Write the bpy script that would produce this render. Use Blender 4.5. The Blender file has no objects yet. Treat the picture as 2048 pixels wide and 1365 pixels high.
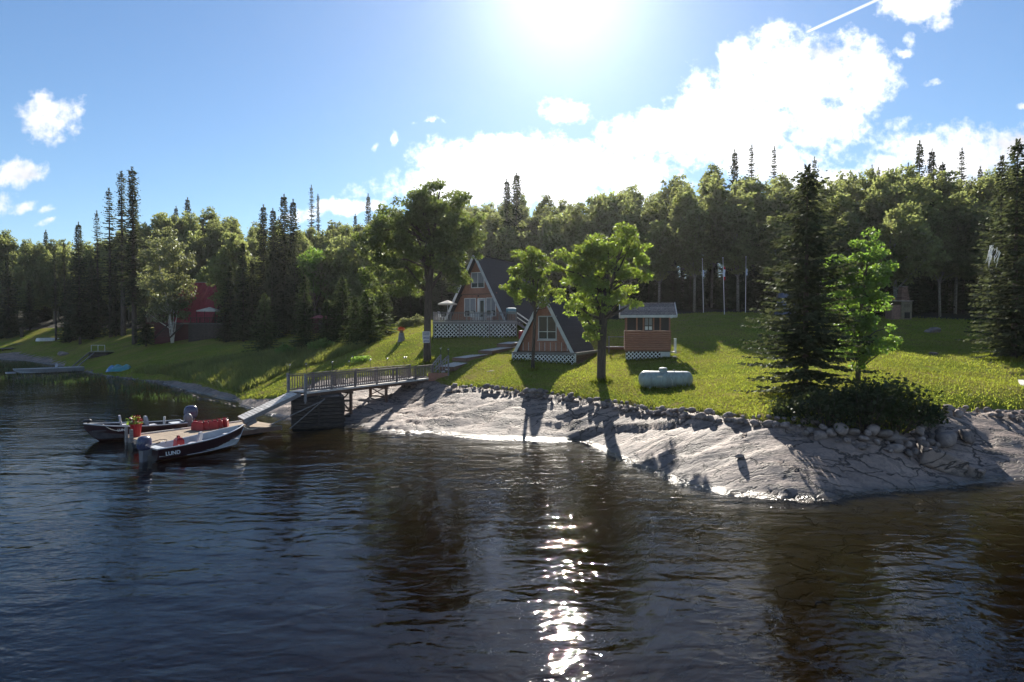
import bpy, bmesh, math, random
import numpy as np
from mathutils import Vector, Matrix
R = math.radians
random.seed(7)
S = bpy.context.scene
COL = S.collection

# ------------------------------------------------------------------ camera
F_PX, CX, CY, HZ, CAM_H = 1220.0, 1024.0, 682.5, 655.0, 6.0
PITCH = -math.atan((CY - HZ) / F_PX)
cam_d = bpy.data.cameras.new('camera')
cam_d.sensor_width = 36.0
cam_d.lens = 36.0 * F_PX / 2048.0
cam_d.clip_start, cam_d.clip_end = 0.1, 5000
cam = bpy.data.objects.new('camera', cam_d)
COL.objects.link(cam)
cam.location = (0, 0, CAM_H)
cam.rotation_euler = (math.pi / 2 + PITCH, 0, 0)
S.camera = cam

# ------------------------------------------------------------------ light
SUN_EL, SUN_AZ = R(30.0), R(5.0)          # azimuth measured from +Y towards +X
SUN_DIR = Vector((math.sin(SUN_AZ) * math.cos(SUN_EL), math.cos(SUN_AZ) * math.cos(SUN_EL), math.sin(SUN_EL)))
sun_d = bpy.data.lights.new('sun', 'SUN')
sun_d.energy = 5.0
sun_d.angle = R(0.53)
sun_d.color = (1.0, 0.93, 0.82)
sun = bpy.data.objects.new('sun', sun_d)
COL.objects.link(sun)
sun.rotation_euler = SUN_DIR.to_track_quat('Z', 'Y').to_euler()
sun.location = (20, 200, 120)
VS = S.view_settings
VS.view_transform = 'Standard'
VS.look = 'None'
VS.gamma = 1.0
VS.use_curve_mapping = False
VS.exposure = 1.15

# ------------------------------------------------------------------ world: sky, clouds
W = bpy.data.worlds.new('World')
S.world = W
W.use_nodes = True
nt = W.node_tree
nt.nodes.clear()
def N(t, ty, **kw):
    n = t.nodes.new(ty)
    for k, v in kw.items():
        setattr(n, k, v)
    return n
def put(t, sock, v):
    if hasattr(v, 'links'):
        t.links.new(v, sock)
    else:
        sock.default_value = v
def math_n(t, op, a, b=None, c=None, clamp=False):
    n = N(t, 'ShaderNodeMath', operation=op, use_clamp=clamp)
    put(t, n.inputs[0], a)
    if b is not None: put(t, n.inputs[1], b)
    if c is not None: put(t, n.inputs[2], c)
    return n.outputs[0]
def maprange(t, v, a, b, c=0.0, d=1.0, smooth=True):
    n = N(t, 'ShaderNodeMapRange', interpolation_type='SMOOTHSTEP' if smooth else 'LINEAR')
    put(t, n.inputs['Value'], v)
    n.inputs['From Min'].default_value, n.inputs['From Max'].default_value = a, b
    n.inputs['To Min'].default_value, n.inputs['To Max'].default_value = c, d
    return n.outputs['Result']
def mixc(t, f, a, b):
    n = N(t, 'ShaderNodeMix', data_type='RGBA')
    put(t, n.inputs[0], f)
    put(t, n.inputs[6], a)
    put(t, n.inputs[7], b)
    return n.outputs[2]
def noise(t, vec, scale, detail=3.0, rough=0.55, dist=0.0):
    n = N(t, 'ShaderNodeTexNoise')
    if vec is not None: t.links.new(vec, n.inputs['Vector'])
    n.inputs['Scale'].default_value = scale
    n.inputs['Detail'].default_value = detail
    n.inputs['Roughness'].default_value = rough
    n.inputs['Distortion'].default_value = dist
    return n.outputs['Fac'], n.outputs['Color']

sky = N(nt, 'ShaderNodeTexSky', sky_type='NISHITA')
sky.sun_disc = False
sky.sun_elevation = SUN_EL
sky.sun_rotation = SUN_AZ
sky.altitude = 300
sky.air_density = 1.15
sky.dust_density = 0.15
sky.ozone_density = 2.2
SKY_STRENGTH = 0.05
tc = N(nt, 'ShaderNodeTexCoord')
sep = N(nt, 'ShaderNodeSeparateXYZ')
nt.links.new(tc.outputs['Generated'], sep.inputs[0])
dx, dy, dz = sep.outputs
# clouds live on a flat chart of the northern sky (x/y, z/y); elsewhere a loose cumulus field goes on
ysafe = math_n(nt, 'MAXIMUM', dy, 0.12)
u0 = math_n(nt, 'DIVIDE', dx, ysafe)
v0 = math_n(nt, 'DIVIDE', dz, ysafe)
comb = N(nt, 'ShaderNodeCombineXYZ')
nt.links.new(u0, comb.inputs[0]); nt.links.new(v0, comb.inputs[1])
_, ncol = noise(nt, comb.outputs[0], 9.0, 5.0, 0.6)
nsep = N(nt, 'ShaderNodeSeparateXYZ')
nt.links.new(ncol, nsep.inputs[0])
u = math_n(nt, 'ADD', u0, math_n(nt, 'MULTIPLY', math_n(nt, 'SUBTRACT', nsep.outputs[0], 0.5), 0.075))
v = math_n(nt, 'ADD', v0, math_n(nt, 'MULTIPLY', math_n(nt, 'SUBTRACT', nsep.outputs[1], 0.5), 0.075))
CLOUDS = [  # centre and radii of the puffs, hundredths of the chart
    (1560,175,125,100),(1475,230,140,75),(1385,168,44,36),(1655,150,105,68),(1310,268,105,42),(1555,92,32,48),
    (1715,170,62,58),(1440,290,150,55),(1530,330,115,42),(1690,272,34,48),(1620,250,90,50),(1480,130,50,40),
    (1060,325,200,58),(950,322,125,48),(1210,352,130,42),(880,366,85,36),(1050,372,270,44),(1010,290,70,30),
    (1850,305,100,52),(1960,318,110,58),(1770,335,60,34),(2075,300,90,55),(1640,362,110,28),(1950,380,160,40),
    (105,238,58,48),(85,215,30,25),(28,347,55,26),(16,412,25,26),(57,418,20,11),(98,436,13,9),(105,465,17,7),
    (1135,222,42,20),(866,241,22,6),(792,272,12,16),(747,292,6,11),(700,420,80,20),(625,428,45,16),
    (1830,14,75,36),(1872,55,26,18),(1812,86,14,14),(1800,112,18,9),(1855,172,20,6),(2035,215,18,5)]
best = None
for px, py, rx, ry in CLOUDS:
    cu, cv, ru, rv = (px - 1024) / F_PX, (HZ - py) / F_PX, rx * 1.12 / F_PX, ry * 1.12 / F_PX
    a = math_n(nt, 'MULTIPLY', math_n(nt, 'SUBTRACT', u, cu), 1 / ru)
    b = math_n(nt, 'MULTIPLY', math_n(nt, 'SUBTRACT', v, cv), 1 / rv)
    q = math_n(nt, 'SUBTRACT', 1.0, math_n(nt, 'MULTIPLY_ADD', a, a, math_n(nt, 'MULTIPLY', b, b)))
    if rx < 50: q = math_n(nt, 'MULTIPLY', q, 0.5 if rx < 30 else 0.7)
    best = q if best is None else math_n(nt, 'MAXIMUM', best, q)
best = math_n(nt, 'MAXIMUM', best, -1.0)
fine, _ = noise(nt, comb.outputs[0], 16.0, 7.0, 0.62)
fine2, _ = noise(nt, comb.outputs[0], 52.0, 5.0, 0.6)
chart = math_n(nt, 'ADD', best, math_n(nt, 'MULTIPLY', math_n(nt, 'SUBTRACT', fine, 0.5), 3.0))
chart = math_n(nt, 'ADD', chart, math_n(nt, 'MULTIPLY', math_n(nt, 'SUBTRACT', fine2, 0.5), 2.0))
mask1 = maprange(nt, chart, -0.25, 1.1)
# contrail: a thin straight streak
ax, ay, bx, by = (1612 - 1024) / F_PX, (HZ - 69) / F_PX, (1775 - 1024) / F_PX, (HZ + 5) / F_PX
L = math.hypot(bx - ax, by - ay); ex, ey = (bx - ax) / L, (by - ay) / L
du = math_n(nt, 'SUBTRACT', u0, ax); dv = math_n(nt, 'SUBTRACT', v0, ay)
along = math_n(nt, 'ADD', math_n(nt, 'MULTIPLY', du, ex), math_n(nt, 'MULTIPLY', dv, ey))
across = math_n(nt, 'ABSOLUTE', math_n(nt, 'SUBTRACT', math_n(nt, 'MULTIPLY', du, ey), math_n(nt, 'MULTIPLY', dv, ex)))
trail = math_n(nt, 'MULTIPLY', maprange(nt, across, 0.0034, 0.0004), maprange(nt, along, -0.01, 0.0))
trail = math_n(nt, 'MULTIPLY', trail, maprange(nt, along, L + 0.3, L))
trail = math_n(nt, 'MULTIPLY', trail, 0.6)
mask1 = math_n(nt, 'MAXIMUM', mask1, trail)
front = math_n(nt, 'MULTIPLY', maprange(nt, dy, 0.25, 0.45), maprange(nt, math_n(nt, 'ABSOLUTE', u0), 1.25, 1.0))
front = math_n(nt, 'MULTIPLY', front, maprange(nt, v0, 1.0, 0.8))
gen, _ = noise(nt, tc.outputs['Generated'], 3.2, 6.0, 0.58)
mask2 = math_n(nt, 'MULTIPLY', maprange(nt, gen, 0.56, 0.68), maprange(nt, dz, 0.0, 0.1))
mask = math_n(nt, 'ADD', math_n(nt, 'MULTIPLY', mask1, front), math_n(nt, 'MULTIPLY', mask2, math_n(nt, 'SUBTRACT', 1.0, front)), clamp=True)
# brightness of the cloud: glows towards the sun, greyer in its thick parts
sdot = N(nt, 'ShaderNodeVectorMath', operation='DOT_PRODUCT')
nt.links.new(tc.outputs['Generated'], sdot.inputs[0]); sdot.inputs[1].default_value = SUN_DIR
cosang = math_n(nt, 'MAXIMUM', sdot.outputs['Value'], 0.0)
thick, _ = noise(nt, comb.outputs[0], 7.0, 4.0, 0.5)
shade = math_n(nt, 'MULTIPLY', maprange(nt, best, 0.1, 0.85), maprange(nt, thick, 0.5, 0.66))
cb = math_n(nt, 'MULTIPLY_ADD', math_n(nt, 'POWER', cosang, 6.0), 9.0, 9.5)
cb = math_n(nt, 'MULTIPLY', cb, math_n(nt, 'SUBTRACT', 1.0, math_n(nt, 'MULTIPLY', shade, 0.42)))
ccol = N(nt, 'ShaderNodeCombineColor')
nt.links.new(cb, ccol.inputs[0]); nt.links.new(math_n(nt, 'MULTIPLY', cb, 1.0), ccol.inputs[1]); nt.links.new(math_n(nt, 'MULTIPLY', cb, 1.03), ccol.inputs[2])
# aureole of thin haze round the sun
aur = math_n(nt, 'MULTIPLY_ADD', math_n(nt, 'POWER', cosang, 130.0), 5.5, math_n(nt, 'MULTIPLY', math_n(nt, 'POWER', cosang, 22.0), 0.9))
acol = N(nt, 'ShaderNodeCombineColor')
for i, k in enumerate((1.0, 0.98, 0.95)):
    nt.links.new(math_n(nt, 'MULTIPLY', aur, k), acol.inputs[i])
addc = N(nt, 'ShaderNodeMix', data_type='RGBA', blend_type='ADD')
addc.inputs[0].default_value = 1.0
tint = N(nt, 'ShaderNodeMix', data_type='RGBA', blend_type='MULTIPLY')
tint.inputs[0].default_value = 1.0
tint.inputs[7].default_value = (0.80, 0.97, 1.14, 1)
nt.links.new(sky.outputs[0], tint.inputs[6]); nt.links.new(tint.outputs[2], addc.inputs[6]); nt.links.new(acol.outputs[0], addc.inputs[7])
skyc = mixc(nt, math_n(nt, 'MULTIPLY', mask, 0.96), addc.outputs[2], ccol.outputs[0])
bg = N(nt, 'ShaderNodeBackground')
nt.links.new(skyc, bg.inputs['Color'])
bg.inputs['Strength'].default_value = SKY_STRENGTH
wo = N(nt, 'ShaderNodeOutputWorld')
nt.links.new(bg.outputs[0], wo.inputs['Surface'])
W.cycles.sampling_method = 'MANUAL'
W.cycles.sample_map_resolution = 512

# ------------------------------------------------------------------ helpers
def ray(px, py):
    cx, cz = (px - CX) / F_PX, -(py - CY) / F_PX
    c, s = math.cos(PITCH), math.sin(PITCH)
    return np.array((cx, c - cz * s, s + cz * c))
def K(px, py, d):
    """the point seen at a place of the photograph, d metres ahead"""
    r = ray(px, py)
    t = d / r[1]
    return np.array((r[0] * t, d, CAM_H + r[2] * t))

def link(o, parent=None):
    COL.objects.link(o)
    if parent is not None: o.parent = parent
    return o
def mesh(name, v, f, mat=None, smooth=False):
    me = bpy.data.meshes.new(name)
    v = np.asarray(v, dtype=np.float32).reshape(-1, 3)
    if isinstance(f, np.ndarray):
        n, k = f.shape
        me.vertices.add(len(v)); me.vertices.foreach_set('co', v.ravel())
        me.loops.add(n * k); me.loops.foreach_set('vertex_index', f.astype(np.int32).ravel())
        me.polygons.add(n); me.polygons.foreach_set('loop_start', np.arange(0, n * k, k, dtype=np.int32))
        me.polygons.foreach_set('loop_total', np.full(n, k, dtype=np.int32))
        me.update(calc_edges=True)
    else:
        me.from_pydata([tuple(map(float, p)) for p in v], [], f)
        me.update()
    if smooth:
        me.polygons.foreach_set('use_smooth', np.ones(len(me.polygons), dtype=bool))
    for m in (mat if isinstance(mat, (list, tuple)) else [mat]):
        if m is not None: me.materials.append(m)
    return me
def obj(name, me, parent=None, loc=None, rot=None, label=None):
    o = bpy.data.objects.new(name, me)
    link(o, parent)
    if loc is not None: o.location = tuple(map(float, loc))
    if rot is not None: o.rotation_euler = rot
    if label: o['label'] = label
    return o
def tag(o, label=None, cat=None, group=None, kind=None):
    if label: o['label'] = label
    if cat: o['category'] = cat
    if group: o['group'] = group
    if kind: o['kind'] = kind
    return o
def thing(name, label, cat, loc=(0, 0, 0), rz=0.0, group=None):
    o = bpy.data.objects.new(name, None)
    o.empty_display_size = 0.3
    link(o)
    o.location = tuple(map(float, loc)); o.rotation_euler = (0, 0, rz)
    return tag(o, label, cat, group)
def copy_tree(o, parent=None):
    c = o.copy()
    link(c)
    c.parent = parent
    for ch in list(o.children):
        copy_tree(ch, c)
    return c

class MB:
    """gathers simple solids into one mesh"""
    def __init__(s): s.v, s.f = [], []
    def add(s, vs, fs):
        b = len(s.v)
        s.v += [tuple(map(float, p)) for p in vs]
        s.f += [tuple(i + b for i in f) for f in fs]
        return s
    def hexa(s, p):      # 8 corners: bottom 4, top 4
        return s.add(p, [(3,2,1,0),(4,5,6,7),(0,1,5,4),(1,2,6,5),(2,3,7,6),(3,0,4,7)])
    def box(s, c, d, rz=0.0):
        hx, hy, hz = d[0]/2, d[1]/2, d[2]/2
        co, si = math.cos(rz), math.sin(rz)
        q = [(-hx,-hy),(hx,-hy),(hx,hy),(-hx,hy)]
        q = [(c[0]+x*co-y*si, c[1]+x*si+y*co) for x, y in q]
        return s.hexa([(x, y, c[2]-hz) for x, y in q] + [(x, y, c[2]+hz) for x, y in q])
    def beam(s, a, b, w, h, up=(0,0,1)):
        a, b, up = Vector(a), Vector(b), Vector(up)
        d = (b - a).normalized()
        if abs(d.dot(up)) > 0.98: up = Vector((0, 1, 0))
        x = d.cross(up).normalized(); y = x.cross(d).normalized()
        o = [(-w/2,-h/2),(w/2,-h/2),(w/2,h/2),(-w/2,h/2)]
        return s.hexa([a + x*i + y*j for i, j in o] + [b + x*i + y*j for i, j in o])
    def tube(s, pts, rad, n=8, cap=True):
        pts = [Vector(p) for p in pts]
        if not hasattr(rad, '__len__'): rad = [rad] * len(pts)
        b = len(s.v)
        for i, p in enumerate(pts):
            d = (pts[min(i+1, len(pts)-1)] - pts[max(i-1, 0)]).normalized()
            ref = Vector((0, 0, 1)) if abs(d.z) < 0.9 else Vector((1, 0, 0))
            x = d.cross(ref).normalized(); y = x.cross(d)
            for k in range(n):
                a = 2 * math.pi * k / n
                s.v.append(tuple(p + x * math.cos(a) * rad[i] + y * math.sin(a) * rad[i]))
        for i in range(len(pts) - 1):
            for k in range(n):
                k2 = (k + 1) % n
                s.f.append((b+i*n+k, b+i*n+k2, b+(i+1)*n+k2, b+(i+1)*n+k))
        if cap:
            s.f.append(tuple(b + k for k in range(n))[::-1])
            s.f.append(tuple(b + (len(pts)-1)*n + k for k in range(n)))
        return s
    def lathe(s, prof, c=(0, 0, 0), n=16, axis='z'):
        b = len(s.v)
        for r, h in prof:
            for k in range(n):
                a = 2*math.pi*k/n
                if axis == 'z': s.v.append((c[0]+r*math.cos(a), c[1]+r*math.sin(a), c[2]+h))
                else: s.v.append((c[0]+h, c[1]+r*math.cos(a), c[2]+r*math.sin(a)))
        for i in range(len(prof)-1):
            for k in range(n):
                k2 = (k+1) % n
                s.f.append((b+i*n+k, b+i*n+k2, b+(i+1)*n+k2, b+(i+1)*n+k))
        s.f.append(tuple(b+k for k in range(n))[::-1])
        s.f.append(tuple(b+(len(prof)-1)*n+k for k in range(n)))
        return s
    def me(s, name, mat, smooth=False): return mesh(name, s.v, s.f, mat, smooth)
    def build(s, name, mat, parent=None, smooth=False, label=None):
        return obj(name, s.me(name, mat, smooth), parent, label=label)

# ------------------------------------------------------------------ materials
def M(name, c1, c2=None, scale=3.0, rough=0.7, bump=0.0, stretch=(1, 1, 1), spec=0.3, metal=0.0, vary=0.0, bscale=None, sharp=(0.35, 0.65)):
    m = bpy.data.materials.new(name)
    m.use_nodes = True
    t = m.node_tree
    p = t.nodes['Principled BSDF']
    p.inputs['Roughness'].default_value = rough
    p.inputs['Metallic'].default_value = metal
    p.inputs['Specular IOR Level'].default_value = spec
    c1 = (*c1, 1.0)
    col = None
    co = N(t, 'ShaderNodeTexCoord')
    mp = N(t, 'ShaderNodeMapping')
    mp.inputs['Scale'].default_value = stretch
    t.links.new(co.outputs['Object'], mp.inputs[0])
    oi = N(t, 'ShaderNodeObjectInfo')
    if vary:
        cm = N(t, 'ShaderNodeVectorMath', operation='ADD')
        t.links.new(mp.outputs[0], cm.inputs[0])
        rr = N(t, 'ShaderNodeCombineXYZ')
        for i in range(3): t.links.new(math_n(t, 'MULTIPLY', oi.outputs['Random'], 37.0 + i), rr.inputs[i])
        t.links.new(rr.outputs[0], cm.inputs[1])
        vec = cm.outputs[0]
    else:
        vec = mp.outputs[0]
    if c2 is not None:
        f, _ = noise(t, vec, scale, 5.0, 0.6)
        col = mixc(t, maprange(t, f, sharp[0], sharp[1]), c1, (*c2, 1.0))
    if vary:
        hs = N(t, 'ShaderNodeHueSaturation')
        put(t, hs.inputs['Color'], col if col is not None else c1)
        t.links.new(maprange(t, oi.outputs['Random'], 0, 1, 1 - vary, 1 + vary, False), hs.inputs['Value'])
        col = hs.outputs[0]
    put(t, p.inputs['Base Color'], col if col is not None else c1)
    if bump:
        f, _ = noise(t, vec, bscale or scale * 4, 4.0, 0.6)
        b = N(t, 'ShaderNodeBump')
        b.inputs['Strength'].default_value = 1.0
        b.inputs['Distance'].default_value = bump
        t.links.new(f, b.inputs['Height'])
        t.links.new(b.outputs[0], p.inputs['Normal'])
    return m
def leaf_mat(name, dif, tra, tmix=0.5, gloss=0.05, hue=0.12, cl=0.6):
    m = bpy.data.materials.new(name)
    m.use_nodes = True
    t = m.node_tree
    t.nodes.clear()
    geo = N(t, 'ShaderNodeNewGeometry')
    oi = N(t, 'ShaderNodeObjectInfo')
    f, _ = noise(t, geo.outputs['Position'], cl, 3.0, 0.6)
    k = math_n(t, 'ADD', maprange(t, f, 0.3, 0.7, 1 - hue * 2.2, 1 + hue * 2.2), math_n(t, 'MULTIPLY', math_n(t, 'SUBTRACT', oi.outputs['Random'], 0.5), hue * 3))
    k = math_n(t, 'ADD', k, math_n(t, 'MULTIPLY', math_n(t, 'SUBTRACT', geo.outputs['Random Per Island'], 0.5), 0.5))
    outs = []
    for c in (dif, tra):
        h = N(t, 'ShaderNodeHueSaturation')
        h.inputs['Color'].default_value = (*c, 1)
        t.links.new(k, h.inputs['Value'])
        t.links.new(maprange(t, geo.outputs['Random Per Island'], 0, 1, 0.485, 0.515, False), h.inputs['Hue'])
        outs.append(h.outputs[0])
    d = N(t, 'ShaderNodeBsdfDiffuse'); t.links.new(outs[0], d.inputs[0])
    tr = N(t, 'ShaderNodeBsdfTranslucent'); t.links.new(outs[1], tr.inputs[0])
    mx = N(t, 'ShaderNodeMixShader'); mx.inputs[0].default_value = tmix
    t.links.new(d.outputs[0], mx.inputs[1]); t.links.new(tr.outputs[0], mx.inputs[2])
    g = N(t, 'ShaderNodeBsdfGlossy'); g.inputs['Roughness'].default_value = 0.45
    g.inputs['Color'].default_value = (0.9, 0.95, 0.9, 1)
    m2 = N(t, 'ShaderNodeMixShader'); m2.inputs[0].default_value = gloss
    t.links.new(mx.outputs[0], m2.inputs[1]); t.links.new(g.outputs[0], m2.inputs[2])
    o = N(t, 'ShaderNodeOutputMaterial')
    t.links.new(m2.outputs[0], o.inputs['Surface'])
    return m

WOOD_GREY = M('weathered grey wood', (0.27, 0.26, 0.265), (0.18, 0.17, 0.175), 2.0, 0.8, 0.004, (1, 1, 8), vary=0.18)
WOOD_RAIL = M('brown grey rail wood', (0.23, 0.195, 0.18), (0.15, 0.125, 0.12), 2.0, 0.8, 0.004, (1, 1, 8), vary=0.22)
WOOD_PALE = M('sun bleached deck wood', (0.62, 0.59, 0.56), (0.48, 0.45, 0.42), 2.0, 0.75, 0.003, (6, 1, 1), vary=0.12)
WOOD_TAN = M('tan dock wood', (0.31, 0.245, 0.18), (0.23, 0.18, 0.135), 2.5, 0.8, 0.003, (5, 1, 1), vary=0.15)
WOOD_DARK = M('dark old timber', (0.075, 0.06, 0.052), (0.035, 0.029, 0.026), 3.0, 0.85, 0.01, (1, 5, 5), vary=0.25)
WOOD_BROWN = M('brown treated wood', (0.20, 0.125, 0.09), (0.14, 0.09, 0.07), 3.0, 0.75, 0.003, (1, 1, 6), vary=0.15)
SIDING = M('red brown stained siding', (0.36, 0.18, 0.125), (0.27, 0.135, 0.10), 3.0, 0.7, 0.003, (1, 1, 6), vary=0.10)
SIDING_RED = M('shade darkened red siding', (0.07, 0.015, 0.017), (0.05, 0.012, 0.013), 3.0, 0.7, 0.002, (1, 1, 5), vary=0.08)  # red darkened for tree shade over the cabin; the shade is in the colour
TRIM = M('pale grey painted trim', (0.55, 0.57, 0.58), (0.45, 0.47, 0.48), 2.0, 0.6, 0.0, vary=0.05)
WHITE = M('white paint', (0.78, 0.78, 0.76), (0.66, 0.66, 0.64), 4.0, 0.55)
LATTICE = M('pale lattice paint', (0.78, 0.82, 0.83), (0.68, 0.72, 0.73), 4.0, 0.6)
SHINGLE = M('charcoal asphalt shingles', (0.055, 0.05, 0.055), (0.035, 0.033, 0.038), 14.0, 0.9, 0.004)
SHINGLE_GREY = M('grey brown asphalt shingles', (0.31, 0.26, 0.235), (0.15, 0.125, 0.115), 9.0, 0.85, 0.004, vary=0.25)
RED_ROOF = M('red metal roofing', (0.36, 0.04, 0.07), (0.28, 0.032, 0.055), 2.0, 0.4, 0.0, spec=0.5)
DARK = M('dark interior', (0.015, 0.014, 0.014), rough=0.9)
CURTAIN = M('pale curtain', (0.34, 0.35, 0.37), (0.22, 0.23, 0.26), 5.0, 0.9, 0.0, (6, 1, 0.3))
STONE = M('fieldstone', (0.27, 0.225, 0.205), (0.15, 0.125, 0.12), 3.0, 0.85, 0.02, vary=0.35)
BARK = M('grey brown bark', (0.10, 0.08, 0.065), (0.055, 0.045, 0.04), 4.0, 0.9, 0.03, (3, 3, 0.6))
BARK_PALE = M('pale aspen bark', (0.26, 0.25, 0.21), (0.13, 0.125, 0.105), 3.0, 0.85, 0.01, (2, 2, 3))
BARK_BIRCH = M('white birch bark', (0.60, 0.57, 0.52), (0.20, 0.18, 0.16), 5.0, 0.8, 0.006, (1, 1, 5), sharp=(0.55, 0.66))
RED_PLASTIC = M('red plastic', (0.36, 0.006, 0.016), (0.28, 0.005, 0.012), 4.0, 0.35, spec=0.5)
BLACK = M('black plastic', (0.02, 0.02, 0.022), rough=0.4, spec=0.5)
METAL = M('grey metal', (0.45, 0.46, 0.48), (0.36, 0.37, 0.39), 6.0, 0.35, metal=0.8)
GREY_FABRIC = M('grey vinyl', (0.38, 0.39, 0.44), (0.28, 0.29, 0.33), 4.0, 0.6)
UMB = M('beige canopy cloth', (0.58, 0.54, 0.48), (0.48, 0.44, 0.39), 2.0, 0.9)
def glass_mat():
    m = bpy.data.materials.new('window glass')
    m.use_nodes = True
    p = m.node_tree.nodes['Principled BSDF']
    p.inputs['Base Color'].default_value = (0.02, 0.022, 0.026, 1)
    p.inputs['Roughness'].default_value = 0.06
    p.inputs['Specular IOR Level'].default_value = 0.28
    return m
GLASS = glass_mat()
LEAF_ASPEN = leaf_mat('aspen leaves', (0.085, 0.10, 0.042), (0.32, 0.36, 0.11), 0.55, 0.03, 0.11, 0.22)
LEAF_MAPLE = leaf_mat('maple leaves', (0.062, 0.096, 0.025), (0.33, 0.43, 0.052), 0.5, 0.05, 0.10, 0.5)
LEAF_MAPLE_DARK = leaf_mat('dense maple leaves', (0.052, 0.074, 0.026), (0.22, 0.28, 0.055), 0.45, 0.05, 0.10, 0.5)
LEAF_BIRCH = leaf_mat('birch leaves', (0.085, 0.098, 0.042), (0.25, 0.27, 0.09), 0.45, 0.06, 0.12, 0.4)
LEAF_BRIGHT = leaf_mat('bright young leaves', (0.06, 0.11, 0.027), (0.24, 0.38, 0.05), 0.5, 0.05, 0.1, 0.4)
LEAF_SHRUB = leaf_mat('shade darkened shrub leaves', (0.034, 0.046, 0.020), (0.075, 0.095, 0.028), 0.4, 0.02, 0.12, 0.5)  # leaf colour lowered to carry the shade of the lawn spruce
NEEDLE = leaf_mat('spruce needles', (0.046, 0.058, 0.033), (0.085, 0.10, 0.04), 0.33, 0.012, 0.12, 0.35)
NEEDLE_GREEN = leaf_mat('young spruce needles', (0.052, 0.072, 0.030), (0.085, 0.115, 0.03), 0.35, 0.012, 0.12, 0.5)
GRASS = leaf_mat('lawn grass', (0.15, 0.18, 0.032), (0.32, 0.355, 0.045), 0.45, 0.008, 0.10, 0.18)
TALL_GRASS = leaf_mat('tall meadow grass', (0.13, 0.15, 0.045), (0.26, 0.28, 0.055), 0.5, 0.04, 0.12, 0.3)
REED = leaf_mat('lake reeds', (0.045, 0.075, 0.022), (0.07, 0.11, 0.022), 0.4, 0.04, 0.1, 0.3)
# ------------------------------------------------------------------ terrain height
def vnoise(x, y, seed=0):
    xi, yi = np.floor(x).astype(np.int64), np.floor(y).astype(np.int64)
    fx, fy = x - xi, y - yi
    fx, fy = fx*fx*(3-2*fx), fy*fy*(3-2*fy)
    def h(a, b):
        n = (a * 374761393 + b * 668265263 + seed * 974634777) & 0x7fffffff
        n = ((n ^ (n >> 13)) * 1274126177) & 0x7fffffff
        return ((n ^ (n >> 16)) & 0xffff) / 65535.0
    return (h(xi, yi)*(1-fx) + h(xi+1, yi)*fx)*(1-fy) + (h(xi, yi+1)*(1-fx) + h(xi+1, yi+1)*fx)*fy
def fbm(x, y, seed=0, oct=4):
    a, s = 0.5, 0.0
    for i in range(oct):
        s = s + a * (vnoise(x, y, seed + i) - 0.5)
        x, y, a = x * 2.03 + 17.1, y * 2.03 + 5.7, a * 0.5
    return s

def shore_pt(px, py):            # on the water
    r = ray(px, py); t = -CAM_H / r[2]
    return np.array((r[0]*t, r[1]*t, 0.0))
SHORE = [(-260,716),(-100,718),(0,720),(50,723),(100,730),(150,742),(200,750),(240,756),(280,760),(320,768),(370,782),(420,795),(470,812),(520,824),(570,836),
    (640,846),(700,855),(760,862),(850,868),(900,876),(950,880),(1000,884),(1040,886),(1100,886),(1160,886),(1190,894),(1250,920),
    (1310,946),(1350,965),(1420,985),(1500,994),(1570,1001),(1640,1004),(1690,998),(1735,989),(1800,984),(1870,978),(1955,970),(2048,962),(2200,950),(2400,935)]
knots = []
for px, py in SHORE:
    p = shore_pt(px, py)
    knots.append(p)
    n = p[:2] / np.linalg.norm(p[:2])
    for dist, z in ((2.5, -0.35), (5.5, -0.95), (10.0, -3.6)):
        if p[1] - dist > 3: knots.append(np.array((*(p[:2] - n*dist*max(1.0, p[1]/45)), z)))
for x in (-60, -30, -12, 0, 12, 30, 60):
    knots.append(np.array((x, 4.0, -7.0))); knots.append(np.array((x*2, -40.0, -10.0))); knots.append(np.array((x*4, -300.0, -11.0)))
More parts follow.
